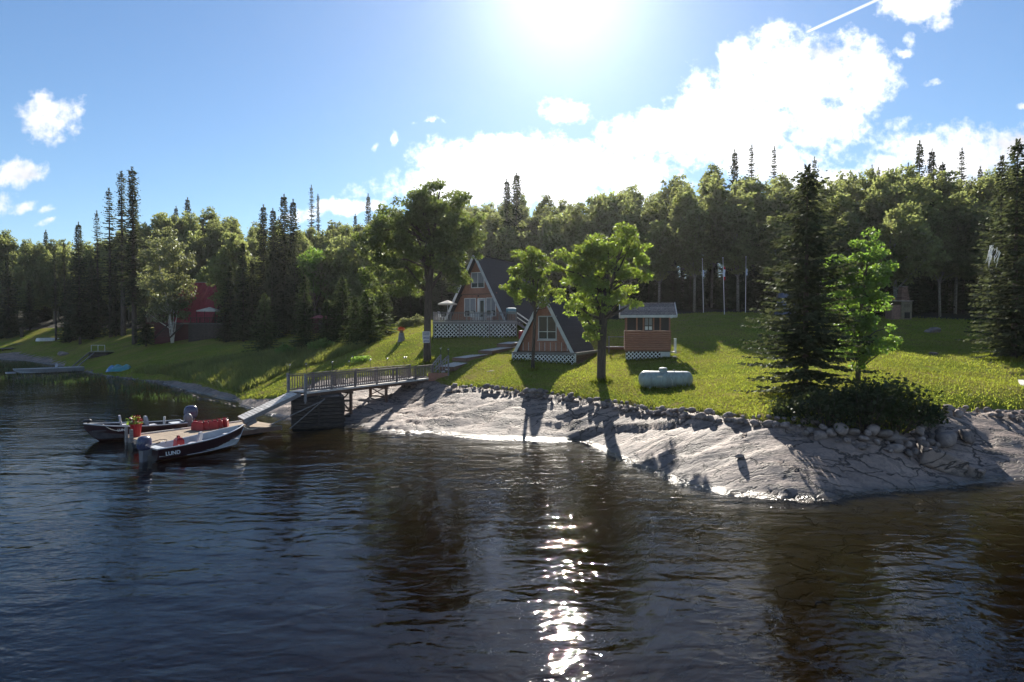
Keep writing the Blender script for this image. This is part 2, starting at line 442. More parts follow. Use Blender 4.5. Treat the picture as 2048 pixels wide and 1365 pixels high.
LAND = [(-200,700,126),(-200,668,138),(-200,640,155),(50,700,117),(50,668,130),(50,643,145),(250,735,80),(250,700,95),(250,672,110),(250,643,128),
    (400,778,57),(420,745,64),(400,700,80),(395,686,87),(400,655,105),(500,797,50),(500,770,55),(480,740,60),(470,700,74),(480,684,84),(500,655,100),
    (560,797,45.5),(560,765,50),(600,740,55),(600,700,66),(610,690,72),(650,655,90),(660,740,53.5),(700,700,61),(720,680,66),(750,655,76),
    (720,800,42),(780,806,42.3),(850,802,42.3),(850,745,48.5),(855,725,49.5),(803,683,58),(850,690,56),(870,672,60),(840,650,72),(760,722,53),
    (895,777,42),(950,783,40),(915,738,47.2),(950,722,49.3),(1000,709,52),(1025,697,54.5),(960,690,56),(950,672,58.2),(1030,672,58.5),(960,662,64),(960,640,74),(1040,640,74),
    (1050,790,38.2),(1130,797,36.6),(1066,745,43.5),(1040,728,47),(1090,727,47.6),(1158,728,47.6),(1200,704,53),(1170,680,57),(1203,765,38.2),(1200,806,34.5),
    (1130,868,32.8),(1050,850,34),(950,840,35.5),(1250,880,29.8),(1260,816,32.8),(1330,786,36),(1290,726,46.8),(1340,722,47),(1300,690,53),(1370,829,29.2),(1330,880,27.6),
    (1380,760,38.5),(1400,700,49),(1400,632,65),(1500,630,65),(1400,650,59),(1250,650,66),(1450,839,27.3),(1450,900,24.6),(1540,849,25.8),(1550,930,22.8),(1620,857,25.2),(1640,960,21.9),
    (1610,803,29.8),(1717,772,32),(1600,700,44),(1640,650,60),(1700,862,25.0),(1750,870,24.9),(1750,930,23.2),(1830,880,25),(1850,930,24.3),(1880,840,27.0),(1900,826,29),(1960,823,29.4),(2048,829,28.6),(2048,890,26),(1960,890,26),(1930,930,24.8),(2200,840,28),
    (1950,760,35.5),(1950,712,44),(1865,668,55),(1808,645,60.5),(1950,650,60),(2025,720,40),(2048,780,31),(2150,700,42),(2150,650,60),(1810,700,46),(1750,740,36.5)]
for k in LAND: knots.append(K(*k))
for x, y, z in ((-260,190,9),(-150,190,13),(-90,150,12.5),(-40,130,11),(0,110,11.5),(40,105,12),(80,100,11),(140,110,9),(-300,300,20),(-150,300,26),(0,250,27),(150,250,25),(300,250,20),(0,600,34),(-500,600,30),(500,600,30),(-600,200,8),(400,100,8),(300,20,-2),(120,15,-1.5),(140,50,6),(-400,40,-4)):
    knots.append(np.array((x, y, z), dtype=float))
KN = np.array(knots)
SC = 50.0
def _rbf_fit():
    P = KN[:, :2] / SC
    D = np.linalg.norm(P[:, None] - P[None], axis=2)
    n = len(P)
    A = np.zeros((n+3, n+3))
    A[:n, :n] = D - 0.002*np.eye(n)
    A[:n, n] = A[n, :n] = 1
    A[:n, n+1:] = P; A[n+1:, :n] = P.T
    b = np.zeros(n+3); b[:n] = KN[:, 2]
    return np.linalg.solve(A, b)
RC = _rbf_fit()
def H0(x, y):
    x, y = np.asarray(x, float), np.asarray(y, float)
    sh = x.shape
    q = np.stack([x.ravel(), y.ravel()], 1) / SC
    out = np.empty(len(q)); P = KN[:, :2] / SC; n = len(P)
    for i in range(0, len(q), 20000):
        s = q[i:i+20000]
        d = np.sqrt(((s[:, None] - P[None])**2).sum(2))
        out[i:i+20000] = d @ RC[:n] + RC[n] + s @ RC[n+1:]
    return out.reshape(sh)
def hit0(px, py, off=0.0):
    r = ray(px, py)
    d = np.concatenate([np.arange(14, 80, 0.1), np.arange(80, 260, 0.5)])
    z = CAM_H + r[2]/r[1]*d
    g = H0(r[0]/r[1]*d, d) + off
    i = np.argmax(z < g)
    return np.array((r[0]/r[1]*d[i], d[i], g[i]))

# lawn outline: shoreward edge as seen, then back along the wood
EDGE = [(-200,704),(-60,712),(30,706),(90,716),(150,739),(190,748),(230,754),(270,758),(310,761),(350,762),(400,770),(440,783),(475,794),(510,799),(545,798),(575,790),(605,775),(640,762),(700,757),(780,752),(850,752),
        (885,768),(920,775),(970,777),(1050,786),(1130,792),(1200,802),(1260,811),(1370,824),(1450,834),(1540,845),(1610,851),(1680,868),(1760,872),(1820,868),(1860,846),(1890,826),(1960,818),(2048,824),(2250,838)]
lawn_poly = [hit0(*e)[:2] for e in EDGE]
lawn_poly += [np.array(p) for p in ((52, 62), (30, 66), (12, 69), (0, 77), (-10, 76), (-16, 76), (-24, 84), (-40, 95), (-62, 112), (-95, 132), (-150, 140))]
LP = np.array(lawn_poly)
def sdist(x, y, P=LP):
    x, y = np.asarray(x, float), np.asarray(y, float)
    best = np.full(x.shape, 1e9); ins = np.zeros(x.shape, bool)
    n = len(P)
    for i in range(n):
        a, b = P[i], P[(i+1) % n]
        e = b - a
        t = np.clip(((x-a[0])*e[0] + (y-a[1])*e[1]) / (e @ e + 1e-9), 0, 1)
        best = np.minimum(best, np.hypot(x-a[0]-e[0]*t, y-a[1]-e[1]*t))
        c = ((a[1] > y) != (b[1] > y))
        with np.errstate(divide='ignore', invalid='ignore'):
            xi = a[0] + (y-a[1])/(b[1]-a[1]+1e-12)*e[0]
        ins ^= c & (x < xi)
    return np.where(ins, best, -best)
# rock ledge: the near slab drops below this line
LEDGE = np.array([hit0(*e)[:2] for e in ((1110,872),(1190,858),(1260,852),(1370,846),(1430,852))])
def ledge(x, y):
    best = np.full(x.shape, 1e9); side = np.zeros(x.shape); tt = np.zeros(x.shape)
    for i in range(len(LEDGE)-1):
        a, b = LEDGE[i], LEDGE[i+1]; e = b-a
        t = np.clip(((x-a[0])*e[0] + (y-a[1])*e[1])/(e@e), 0, 1)
        d = np.hypot(x-a[0]-e[0]*t, y-a[1]-e[1]*t)
        s = (x-a[0])*e[1] - (y-a[1])*e[0]
        m = d < best
        best = np.where(m, d, best); side = np.where(m, s, side); tt = np.where(m, (i+t)/(len(LEDGE)-1), tt)
    fade = np.clip(np.minimum(tt, 1-tt)*5, 0, 1)
    near = side > 0
    return np.where(near, -0.20*np.exp(-best/0.9)*np.clip(best/0.10, 0, 1), 0.06*np.exp(-best/0.8)) * fade
def H(x, y):
    x, y = np.asarray(x, float), np.asarray(y, float)
    h = H0(x, y)
    sd = sdist(x, y)
    rock = np.clip(-sd/0.6 + 0.2, 0, 1) * np.clip((80-y)/30, 0, 1)
    d = fbm(x*0.28, y*0.4, 3, 4)*0.42 + np.abs(fbm(x*0.8+y*0.4, y*0.9-x*0.2, 9, 4))*-0.16
    # fracture joints running along the slabs
    w = fbm(x*0.3, y*0.3, 21, 3)*2.2
    w2_ = fbm(x*0.5, y*0.5, 71, 3)*1.2
    tr_ = ((y*0.42 - x*0.10 + w2_ + w*0.3) % 1.0)
    d = d + 0.13*(np.minimum(tr_, (1-tr_)*9) - 0.45)*np.clip((H0(x, y)-0.15)*2, 0, 1)
    j = np.abs(((x*0.22 + y*0.55 + w) % 1.0) - 0.5)
    jm = np.clip(fbm(x*0.16, y*0.16, 31, 2)*7+0.35, 0, 1)
    d = d - 0.20*np.exp(-(j/0.026)**2)*jm
    st = ((y*0.95 + x*0.14 + w*0.5) % 1.0)
    d = d + 0.14*(st - 0.5)*np.clip(fbm(x*0.2, y*0.2, 44, 2)*5+0.2, 0, 1)
    d = d + ledge(x, y)
    land = np.clip(sd, 0, 1) * fbm(x*0.25, y*0.25, 5, 3)*0.22
    return h + rock*d + land
def G(x, y):
    h = float(H(np.array([x]), np.array([y]))[0])
    return h
def hit(px, py):
    r = ray(px, py)
    d = np.concatenate([np.arange(14, 80, 0.05), np.arange(80, 260, 0.3)])
    z = CAM_H + r[2]/r[1]*d
    g = H(r[0]/r[1]*d, d)
    i = np.argmax(z < g)
    if z[i] >= g[i]: i = len(d)-1
    return np.array((r[0]/r[1]*d[i], d[i], g[i]))
def at(px, d):
    """point of the ground d metres ahead in that column"""
    x = (px - CX)/F_PX*d
    return np.array((x, d, G(x, d)))

def axis(*seg):
    out = []
    for a, b, s in seg: out += list(np.arange(a, b, s))
    return np.array(out + [seg[-1][1]])
GX = axis((-900,-160,40),(-160,-60,2.0),(-60,-26,0.5),(-26,30,0.17),(30,46,0.5),(46,100,2.5),(100,900,40))
GY = axis((-400,0,40),(0,16,2.0),(16,46,0.17),(46,80,0.5),(80,150,1.6),(150,260,8),(260,900,40))
gx, gy = np.meshgrid(GX, GY)
gz = H(gx, gy)
gs = sdist(gx, gy)
nx, ny = len(GX), len(GY)
idx = np.arange(nx*ny).reshape(ny, nx)
quads = np.stack([idx[:-1, :-1], idx[:-1, 1:], idx[1:, 1:], idx[1:, :-1]], -1).reshape(-1, 4)
GV = np.stack([gx, gy, gz], -1).reshape(-1, 3)
fz = gz.ravel()[quads].max(1); fy = gy.ravel()[quads].mean(1); fs = gs.ravel()[quads].max(1); fx = gx.ravel()[quads].mean(1)
def sub(name, sel, mat, zoff=None, smooth=True):
    q = quads[sel]
    u_, inv = np.unique(q, return_inverse=True)
    v = GV[u_].copy()
    if zoff is not None: v[:, 2] += zoff.ravel()[u_]
    return obj(name, mesh(name, v, inv.reshape(-1, 4), mat, smooth))

def ground_mats():
    # bare shield rock
    m = bpy.data.materials.new('pink grey shield rock'); m.use_nodes = True
    t = m.node_tree; p = t.nodes['Principled BSDF']
    g = N(t, 'ShaderNodeNewGeometry'); pos = g.outputs['Position']
    mp = N(t, 'ShaderNodeMapping'); mp.inputs['Scale'].default_value = (0.6, 1.3, 1.0); mp.inputs['Rotation'].default_value = (0, 0, R(14))
    t.links.new(pos, mp.inputs[0])
    a, _ = noise(t, mp.outputs[0], 0.55, 6, 0.62, 0.6)
    b, _ = noise(t, pos, 7.0, 5, 0.65)
    c, _ = noise(t, mp.outputs[0], 2.2, 5, 0.7, 1.2)
    col = mixc(t, maprange(t, a, 0.34, 0.68), (0.36, 0.275, 0.232, 1), (0.23, 0.175, 0.15, 1))
    col = mixc(t, maprange(t, c, 0.52, 0.66), col, (0.105, 0.088, 0.082, 1))
    col = mixc(t, maprange(t, b, 0.46, 0.62, 0.0, 0.62), col, (0.125, 0.103, 0.094, 1))
    vor = N(t, 'ShaderNodeTexVoronoi', feature='DISTANCE_TO_EDGE')
    wv = N(t, 'ShaderNodeVectorMath', operation='MULTIPLY_ADD')
    _, nc = noise(t, pos, 1.3, 4, 0.6)
    t.links.new(nc, wv.inputs[0]); wv.inputs[1].default_value = (1.1, 1.1, 1.1); t.links.new(mp.outputs[0], wv.inputs[2])
    t.links.new(wv.outputs[0], vor.inputs['Vector']); vor.inputs['Scale'].default_value = 0.55
    crk = maprange(t, vor.outputs['Distance'], 0.03, 0.008)
    cgate, _ = noise(t, pos, 0.35, 2, 0.5)
    crk = math_n(t, 'MULTIPLY', crk, maprange(t, cgate, 0.33, 0.45))
    mp3 = N(t, 'ShaderNodeMapping'); mp3.inputs['Scale'].default_value = (0.22, 0.75, 0.5); mp3.inputs['Rotation'].default_value = (0, 0, R(-9))
    t.links.new(pos, mp3.inputs[0])
    ln, _ = noise(t, mp3.outputs[0], 0.9, 5.0, 0.55, 0.5)
    l1 = maprange(t, math_n(t, 'ABSOLUTE', math_n(t, 'SUBTRACT', ln, 0.47)), 0.011, 0.003)
    l2 = maprange(t, math_n(t, 'ABSOLUTE', math_n(t, 'SUBTRACT', ln, 0.58)), 0.010, 0.003)
    crk = math_n(t, 'MAXIMUM', crk, math_n(t, 'MAXIMUM', l1, l2))
    big, _ = noise(t, mp.outputs[0], 0.30, 6.0, 0.68, 0.8)
    col = mixc(t, maprange(t, big, 0.50, 0.57, 0.0, 0.55), col, (0.115, 0.098, 0.092, 1))
    lich, _ = noise(t, pos, 1.9, 4.0, 0.6)
    col = mixc(t, maprange(t, lich, 0.60, 0.66, 0.0, 0.7), col, (0.07, 0.065, 0.06, 1))
    band = maprange(t, ln, 0.44, 0.56)
    col = mixc(t, math_n(t, 'MULTIPLY', band, 0.35), col, (0.30, 0.225, 0.185, 1))
    col = mixc(t, math_n(t, 'MULTIPLY', crk, 0.92), col, (0.06, 0.05, 0.045, 1))
    sp = N(t, 'ShaderNodeSeparateXYZ'); t.links.new(pos, sp.inputs[0])
    zz = math_n(t, 'ADD', sp.outputs[2], math_n(t, 'MULTIPLY', math_n(t, 'SUBTRACT', c, 0.5), 0.16))
    wet = maprange(t, zz, 0.16, 0.06)
    algae = maprange(t, zz, 0.42, 0.14)
    col = mixc(t, math_n(t, 'MULTIPLY', algae, 0.45), col, (0.13, 0.12, 0.115, 1))
    col = mixc(t, math_n(t, 'MULTIPLY', wet, 0.75), col, (0.085, 0.07, 0.05, 1))
    col = mixc(t, maprange(t, zz, -0.02, -0.14), col, (0.55, 0.33, 0.095, 1))
    t.links.new(col, p.inputs['Base Color'])
    t.links.new(math_n(t, 'SUBTRACT', 0.72, math_n(t, 'MULTIPLY', wet, 0.5)), p.inputs['Roughness'])
    p.inputs['Specular IOR Level'].default_value = 0.45
    hsum = math_n(t, 'ADD', math_n(t, 'MULTIPLY', b, 0.5), math_n(t, 'MULTIPLY', c, 1.2))
    hsum = math_n(t, 'SUBTRACT', hsum, math_n(t, 'MULTIPLY', crk, 2.0))
    bm = N(t, 'ShaderNodeBump'); bm.inputs['Distance'].default_value = 0.05; bm.inputs['Strength'].default_value = 1.0
    t.links.new(hsum, bm.inputs['Height']); t.links.new(bm.outputs[0], p.inputs['Normal'])
    # mown lawn soil and thatch
    m2 = bpy.data.materials.new('mown lawn'); m2.use_nodes = True
    t = m2.node_tree; p = t.nodes['Principled BSDF']
    g = N(t, 'ShaderNodeNewGeometry'); pos = g.outputs['Position']
    a, _ = noise(t, pos, 0.22, 5, 0.6, 0.8)
    b, _ = noise(t, pos, 5.0, 4, 0.7)
    c, _ = noise(t, pos, 0.8, 4, 0.65)
    col = mixc(t, maprange(t, a, 0.42, 0.60), (0.19, 0.23, 0.04, 1), (0.265, 0.245, 0.065, 1))
    col = mixc(t, maprange(t, c, 0.52, 0.66, 0.0, 0.85), col, (0.225, 0.17, 0.085, 1))
    col = mixc(t, maprange(t, b, 0.35, 0.7, 0.0, 0.65), col, (0.085, 0.10, 0.024, 1))
    t.links.new(col, p.inputs['Base Color'])
    p.inputs['Roughness'].default_value = 0.9; p.inputs['Specular IOR Level'].default_value = 0.0
    bm = N(t, 'ShaderNodeBump'); bm.inputs['Distance'].default_value = 0.10; bm.inputs['Strength'].default_value = 1.0
    f, _ = noise(t, pos, 9.0, 4, 0.75)
    t.links.new(f, bm.inputs['Height']); t.links.new(bm.outputs[0], p.inputs['Normal'])
    m3 = M('forest litter', (0.03, 0.026, 0.016), (0.02, 0.022, 0.011), 0.5, 0.95, 0.05)
    return m, m2, m3
ROCK, LAWN, LITTER = ground_mats()
back = ((fs < 0.4) & (fy > 52) & (fz > 2.0)) | (fy > 150)
under = (gs.ravel()[quads].min(1) > 0.8) & (fz > 0.3)
sub('forest_floor', back, LITTER)['kind'] = 'structure'
sub('shore_rock', ~back & ~under, ROCK)['kind'] = 'structure'
lawn_off = np.clip(gs*0.35, -0.2, 0.12)
sub('lawn', (fs > -0.5) & ~((fy > 150) | (fz < 0.02)), LAWN, lawn_off)['kind'] = 'structure'

# ------------------------------------------------------------------ lake
def water_mat():
    m = bpy.data.materials.new('dark lake water'); m.use_nodes = True
    t = m.node_tree; t.nodes.clear()
    g = N(t, 'ShaderNodeNewGeometry'); pos = g.outputs['Position']
    def layer(scale, rot, stretch, detail, dist=0.4):
        mp = N(t, 'ShaderNodeMapping')
        mp.inputs['Rotation'].default_value = (0, 0, R(rot)); mp.inputs['Scale'].default_value = stretch
        t.links.new(pos, mp.inputs[0])
        return noise(t, mp.outputs[0], scale, detail, 0.5, dist)[0]
    h = math_n(t, 'MULTIPLY', layer(0.32, 10, (0.55, 1.5, 1), 2.0, 0.8), 0.075)
    h = math_n(t, 'MULTIPLY_ADD', layer(1.25, -12, (0.7, 1.4, 1), 2.0, 0.6), 0.034, h)
    rip = layer(3.9, 6, (0.85, 1.4, 1), 3.0, 0.3)
    gust = layer(0.10, 30, (1, 1.6, 1), 2.0, 0.5)
    h = math_n(t, 'MULTIPLY_ADD', rip, maprange(t, gust, 0.38, 0.62, 0.008, 0.018), h)
    h = math_n(t, 'MULTIPLY_ADD', layer(9.5, -8, (0.5, 1.5, 1), 2.0, 0.2), 0.0022, h)
    bm = N(t, 'ShaderNodeBump'); bm.inputs['Distance'].default_value = 1.0; bm.inputs['Strength'].default_value = 1.0
    t.links.new(h, bm.inputs['Height'])
    fr = N(t, 'ShaderNodeFresnel'); fr.inputs['IOR'].default_value = 1.333
    t.links.new(bm.outputs[0], fr.inputs['Normal'])
    gl = N(t, 'ShaderNodeBsdfGlossy'); gl.inputs['Roughness'].default_value = 0.012
    t.links.new(bm.outputs[0], gl.inputs['Normal'])
    tr = N(t, 'ShaderNodeBsdfTransparent'); tr.inputs[0].default_value = (0.97, 0.95, 0.9, 1)
    mx = N(t, 'ShaderNodeMixShader')
    t.links.new(fr.outputs[0], mx.inputs[0]); t.links.new(tr.outputs[0], mx.inputs[1]); t.links.new(gl.outputs[0], mx.inputs[2])
    va = N(t, 'ShaderNodeVolumeAbsorption'); va.inputs['Color'].default_value = (0.62, 0.40, 0.08, 1); va.inputs['Density'].default_value = 0.27
    o = N(t, 'ShaderNodeOutputMaterial')
    t.links.new(mx.outputs[0], o.inputs['Surface']); t.links.new(va.outputs[0], o.inputs['Volume'])
    return m
wb = MB().box((0, 150, -8), (1700, 1050, 16))
wb.build('lake_water', water_mat())['kind'] = 'structure'
# ------------------------------------------------------------------ vegetation builders
def unit(v): return v / (np.linalg.norm(v, axis=-1, keepdims=True) + 1e-9)
def cards(base, tip, side):
    """rhombic leaves: (n,3) base and tip points and half-width vectors"""
    mid = base*0.45 + tip*0.55
    v = np.stack([base, mid + side, tip, mid - side], 1).reshape(-1, 3)
    f = np.arange(len(v)).reshape(-1, 4)
    return v, f
def leaves(rng, centre, radius, n, size, droop=0.3, flat=0.6):
    d = unit(rng.normal(size=(n, 3)))
    r = rng.random((n, 1))**0.45
    p = centre + d*r*radius
    out = unit(d + rng.normal(size=(n, 3))*0.7)
    out[:, 2] -= droop
    out = unit(out)
    nrm = rng.normal(size=(n, 3)); nrm[:, 2] += flat*1.5
    sd = unit(np.cross(out, nrm))
    s = size*(0.65 + 0.7*rng.random((n, 1)))
    return cards(p, p + out*s, sd*s*0.36)
def join(parts):
    vs, fs, b = [], [], 0
    for v, f in parts:
        vs.append(v); fs.append(f + b); b += len(v)
    return np.concatenate(vs), np.concatenate(fs)
def in_lobes(rng, lobes):
    w = np.array([l[3]*l[4]*l[5] for l in lobes])
    l = lobes[rng.choice(len(lobes), p=w/w.sum())]
    d = unit(rng.normal(size=3)); r = 0.30 + 0.78*rng.random()**0.7
    return np.array(l[:3]) + d*r*np.array(l[3:6]), r
def broadleaf(name, seed, lobes, trunk, n_clump, per, lsize, crad, mleaf, mbark, droop=0.35, limbs=14, fork=0.55):
    """lobes: ellipsoids of the crown; trunk: points with radii. Returns (trunk mesh, crown mesh)"""
    rng = np.random.default_rng(seed)
    mb = MB()
    mb.tube([p[:3] for p in trunk], [p[3] for p in trunk], 9)
    parts, cl = [], []
    for i in range(n_clump):
        c, r = in_lobes(rng, lobes)
        cr = crad*(0.6 + 0.8*rng.random())
        cl.append(c)
        m = int(per*(0.5 + rng.random())*(cr/crad)**1.6)
        parts.append(leaves(rng, c, np.array((cr, cr, cr*0.52)), max(m, 6), lsize, droop))
    tp = np.array([p[:3] for p in trunk]); tr = [p[3] for p in trunk]
    k0 = int(len(tp)*fork)
    for i in range(limbs):
        c = cl[i*len(cl)//limbs]
        k = min(len(tp)-1, k0 + int(rng.integers(0, max(1, len(tp)-k0))))
        while k > 1 and tp[k][2] > c[2] - 0.3: k -= 1
        a = tp[k]; mid = a*0.45 + c*0.55 + rng.normal(size=3)*0.25; mid[2] += 0.12*np.linalg.norm(c-a)
        mb.tube([a, mid, c], [tr[k]*0.5, tr[k]*0.3, 0.015], 5, cap=False)
    v, f = join(parts)
    return mb.me(name + '_trunk', mbark, True), mesh(name + '_crown', v, f, mleaf)
def spruce(name, seed, h, r, base=0.08, p=0.85, step=0.34, nb=6, card=0.42, wid=0.30, mat=None, ragged=0.25, club=0.0, bark=None, sparse=0.0):
    rng = np.random.default_rng(seed)
    B, T, Sd = [], [], []
    z = base*h
    while z < h*0.985:
        t = (z - base*h)/(h*(1-base))
        rad = r*(1-t)**p*(0.72 + 0.28*min(1, t*8 + 0.35)) + 0.10
        if club: rad *= 1 - club*math.exp(-((t-0.72)/0.12)**2)
        if t < 0.75 and rng.random() < sparse: z += step*rng.uniform(0.6, 1.4); continue
        a0 = rng.random()*6.283
        nbr = max(4, int(nb*(0.6 + 0.5*(1-t))))
        for b in range(nbr):
            a = a0 + 6.283*b/nbr + rng.normal()*0.25
            L = rad*(1 + ragged*rng.normal()*0.8)
            L = max(0.12, min(L, rad*1.45))
            dirv = np.array((math.cos(a), math.sin(a), 0.0))
            per = np.array((-math.sin(a), math.cos(a), 0.0))
            n = max(3, int(L/(card*0.36)))
            s = np.linspace(0.12, 1.0, n)
            zz = -0.42*s*L*(1-0.55*t) + 0.22*s*s*L + (0.25*t*L*s)
            pts = dirv*(s*L)[:, None] + np.array((0, 0, 1.0))*(z + zz)[:, None]
            for sg in (-1, 1):
                w = card*(0.55 + 0.6*rng.random(n))*(1.15 - 0.55*s)*(1 - 0.32*t)
                tipd = unit(dirv*0.75 + sg*per*(0.55 + 0.3*rng.random((n, 1))) + np.array((0, 0, -1.0))*(0.15 + 0.35*rng.random((n, 1))))
                B.append(pts); T.append(pts + tipd*w[:, None])
                nn = unit(np.cross(tipd, rng.normal(size=(n, 3)) + np.array((0, 0, 1.2))))
                Sd.append(nn*(w*wid)[:, None])
        z += step*(0.75 + 0.5*rng.random())*(1.0 - 0.35*t)
    # leader
    for i in range(10):
        zt = h*(0.965 + 0.035*i/9)
        a = rng.random(4)*6.283
        d = np.stack([np.cos(a), np.sin(a), np.full(4, 1.2)], 1)
        b = np.tile((0, 0, zt), (4, 1)).astype(float)
        B.append(b); T.append(b + unit(d)*0.26); Sd.append(unit(np.cross(d, (0.3, 0.2, 1)))*0.05)
    v, f = cards(np.concatenate(B), np.concatenate(T), np.concatenate(Sd))
    mb = MB().tube([(0, 0, -0.3), (0, 0, h*0.5), (0, 0, h*0.98)], [0.011*h + 0.04, 0.007*h + 0.02, 0.015], 7)
    return mb.me(name + '_trunk', bark or BARK), mesh(name + '_crown', v, f, mat or NEEDLE)
def plant(kind, label, cat, meshes, loc, s=(1, 1, 1), rz=0.0, group=None):
    t = thing(kind, label, cat, loc, rz, group)
    t.scale = s
    obj('trunk', meshes[0], t); obj('crown', meshes[1], t)
    return t
def height_at(px_top, p):
    """metres from a ground point up to what is seen at that picture row"""
    return lambda py: (CAM_H + (HZ - py)/F_PX*p[1]) - p[2]

# ---- shared stock of forest trees (unit height 1 scaled: built at true size)
def aspen_mesh(i):
    rng = np.random.default_rng(100+i)
    h = 16.0; lean = rng.normal(size=2)*0.4
    lobes = [(lean[0]*0.7, lean[1]*0.7, 10.6, 1.9, 1.9, 4.6), (lean[0], lean[1], 13.3, 1.35, 1.35, 2.6),
             (rng.normal()*0.8, rng.normal()*0.8, 8.2, 2.1, 2.1, 2.4)]
    tr = [(0, 0, -0.3, 0.17), (lean[0]*0.2, lean[1]*0.2, 5, 0.14), (lean[0]*0.7, lean[1]*0.7, 10, 0.09), (lean[0], lean[1], 14.8, 0.03)]
    return broadleaf('aspen', 100+i, lobes, tr, 400, 27, 0.30, 0.36, LEAF_ASPEN, BARK_PALE, 0.5, 12, 0.4)
ASPEN = [aspen_mesh(i) for i in range(6)]
def round_mesh(i):
    rng = np.random.default_rng(200+i)
    lobes = [(0, 0, 6.6, 2.9, 2.9, 3.2), (rng.normal()*1.2, rng.normal(), 8.6, 2.0, 2.0, 2.0), (1.4, -0.6, 5.2, 2.1, 2.1, 2.2), (-1.5, 0.5, 5.6, 2.1, 2.1, 2.2)]
    tr = [(0, 0, -0.3, 0.2), (0.1, 0, 2.5, 0.17), (0.2, 0.1, 5, 0.12), (0.1, 0.2, 8, 0.04)]
    return broadleaf('leafy', 200+i, lobes, tr, 360, 28, 0.31, 0.42, LEAF_ASPEN, BARK_PALE, 0.4, 12, 0.4)
ROUND = [round_mesh(i) for i in range(4)]
SPR = [spruce('spruce', 300, 18, 2.6, 0.06, 0.8, 0.36, 9, 0.66, 0.34), spruce('spruce', 301, 18, 2.1, 0.10, 0.75, 0.34, 9, 0.62, 0.34, ragged=0.35),
       spruce('spruce', 302, 18, 1.5, 0.12, 0.7, 0.34, 8, 0.56, 0.34, ragged=0.4), spruce('spruce', 303, 18, 3.2, 0.03, 0.85, 0.38, 10, 0.70, 0.34)]
SPINDLY = [spruce('black_spruce', 310, 20, 1.0, 0.24, 0.50, 0.26, 9, 0.46, 0.36, ragged=0.5, sparse=0.06, club=0.3),
           spruce('black_spruce', 311, 20, 0.62, 0.33, 0.36, 0.30, 8, 0.42, 0.36, ragged=0.5, sparse=0.10, club=0.3),
           spruce('black_spruce', 312, 20, 1.0, 0.3, 0.55, 0.38, 7, 0.46, 0.36, ragged=0.6, sparse=0.12)]
rf = random.Random(11)

# ---- forest skyline: tops of the leafy canopy along the picture
SKY_X = [-200,0,50,100,200,290,310,400,450,500,560,620,680,730,780,950,1000,1080,1130,1180,1220,1270,1330,1360,1400,1450,1520,1640,1700,1750,1800,1900,2000,2250]
SKY_Y = [470,466,478,484,486,445,432,424,428,450,455,462,440,440,425,398,405,398,402,402,374,384,372,348,342,350,362,352,352,352,345,350,345,335]
def front_d(px):   # distance of the edge of the wood
    return float(np.interp(px, [-200,60,250,330,480,560,700,740,780,960,1060,1180,1300,1400,1640,1800,2250], [148,140,121,114,108,97,86,94,106,106,92,76,71,69.5,66,63.5,64]))
def zone(px):
    if px < 300: return 'behind the shaded cove'
    if px < 480: return 'behind the red cabin'
    if px < 760: return 'behind the young spruces'
    if px < 1120: return 'behind the large cabin'
    if px < 1360: return 'behind the log sided gazebo'
    if px < 1660: return 'behind the flagpoles'
    return 'behind the brick fireplace'
NTH = 'first second third fourth fifth sixth seventh eighth ninth tenth eleventh twelfth thirteenth fourteenth fifteenth sixteenth seventeenth eighteenth nineteenth twentieth'.split()
NTH += ['twenty ' + w for w in NTH[:9]] + ['thirtieth'] + ['thirty ' + w for w in NTH[:9]]
tally = {}
def forest(px, d, top, kind, var, rz, wide=1.0, row=None):
    p = at(px, d)
    h = max(4.0, height_at(px, p)(top))
    me, base = {'aspen': (ASPEN, 16.0), 'round': (ROUND, 10.4)}[kind]
    s = h/base
    w = min(1.25, max(0.75, 0.55 + 0.45*s))*wide
    nm = {'aspen': ('aspen_tree', 'tall leafy aspen with pale trunk in the wood '), 'round': ('leafy_tree', 'round crowned leafy tree at the edge of the wood ')}[kind]
    z = zone(px)
    kn = 'aspen' if kind == 'aspen' else 'leafy tree'
    lab = nm[1] + z
    if row in (0, 1):
        key = (z, row, kind)
        tally[key] = n_ = tally.get(key, -1) + 1
        lab = '%s %s from left in the %s row %s' % (NTH[n_], kn, ('front', 'second')[row], z)
    elif row is not None:
        lab = '%s in the back rows %s, only its crown showing' % (kn, z)
    return plant(nm[0], lab, 'tree', me[var % len(me)], p, (w, w, s), rz, ('aspens ' if kind == 'aspen' else 'leafy trees ') + z)
for row, (off, drop, stepm, kind) in enumerate(((1.5, 62, 4.2, 'aspen'), (6, 26, 4.0, 'aspen'), (11.5, 4, 4.0, 'aspen'), (19, -4, 4.6, 'aspen'), (27, 4, 5.0, 'aspen'))):
    px = -170.0
    while px < 2220:
        d = front_d(px) + off + rf.uniform(-1.6, 1.6)
        top = np.interp(px, SKY_X, SKY_Y) + drop + rf.uniform(-9, 15)
        if not (row == 0 and (880 < px < 1010 or 340 < px < 470)):
            forest(px, d, top, 'aspen' if rf.random() < 0.85 or row > 2 else 'round', rf.randrange(6), rf.uniform(0, 6.28), rf.uniform(0.9, 1.15), row)
        px += stepm*rf.uniform(0.75, 1.25)/d*F_PX
# shrubby understorey along the left and middle wood edge
for px, d, top in ((300,104,560),(430,103,540),(478,90,520),(640,88,515),(690,84,470),(725,82,480),(700,80,560),(760,100,540),(800,104,520),(840,106,560),(890,106,540),(930,105,560),(480,93,470),(60,138,560),(5,136,570)):
    forest(px, d, top, 'round', rf.randrange(4), rf.uniform(0, 6.28), 0.95)

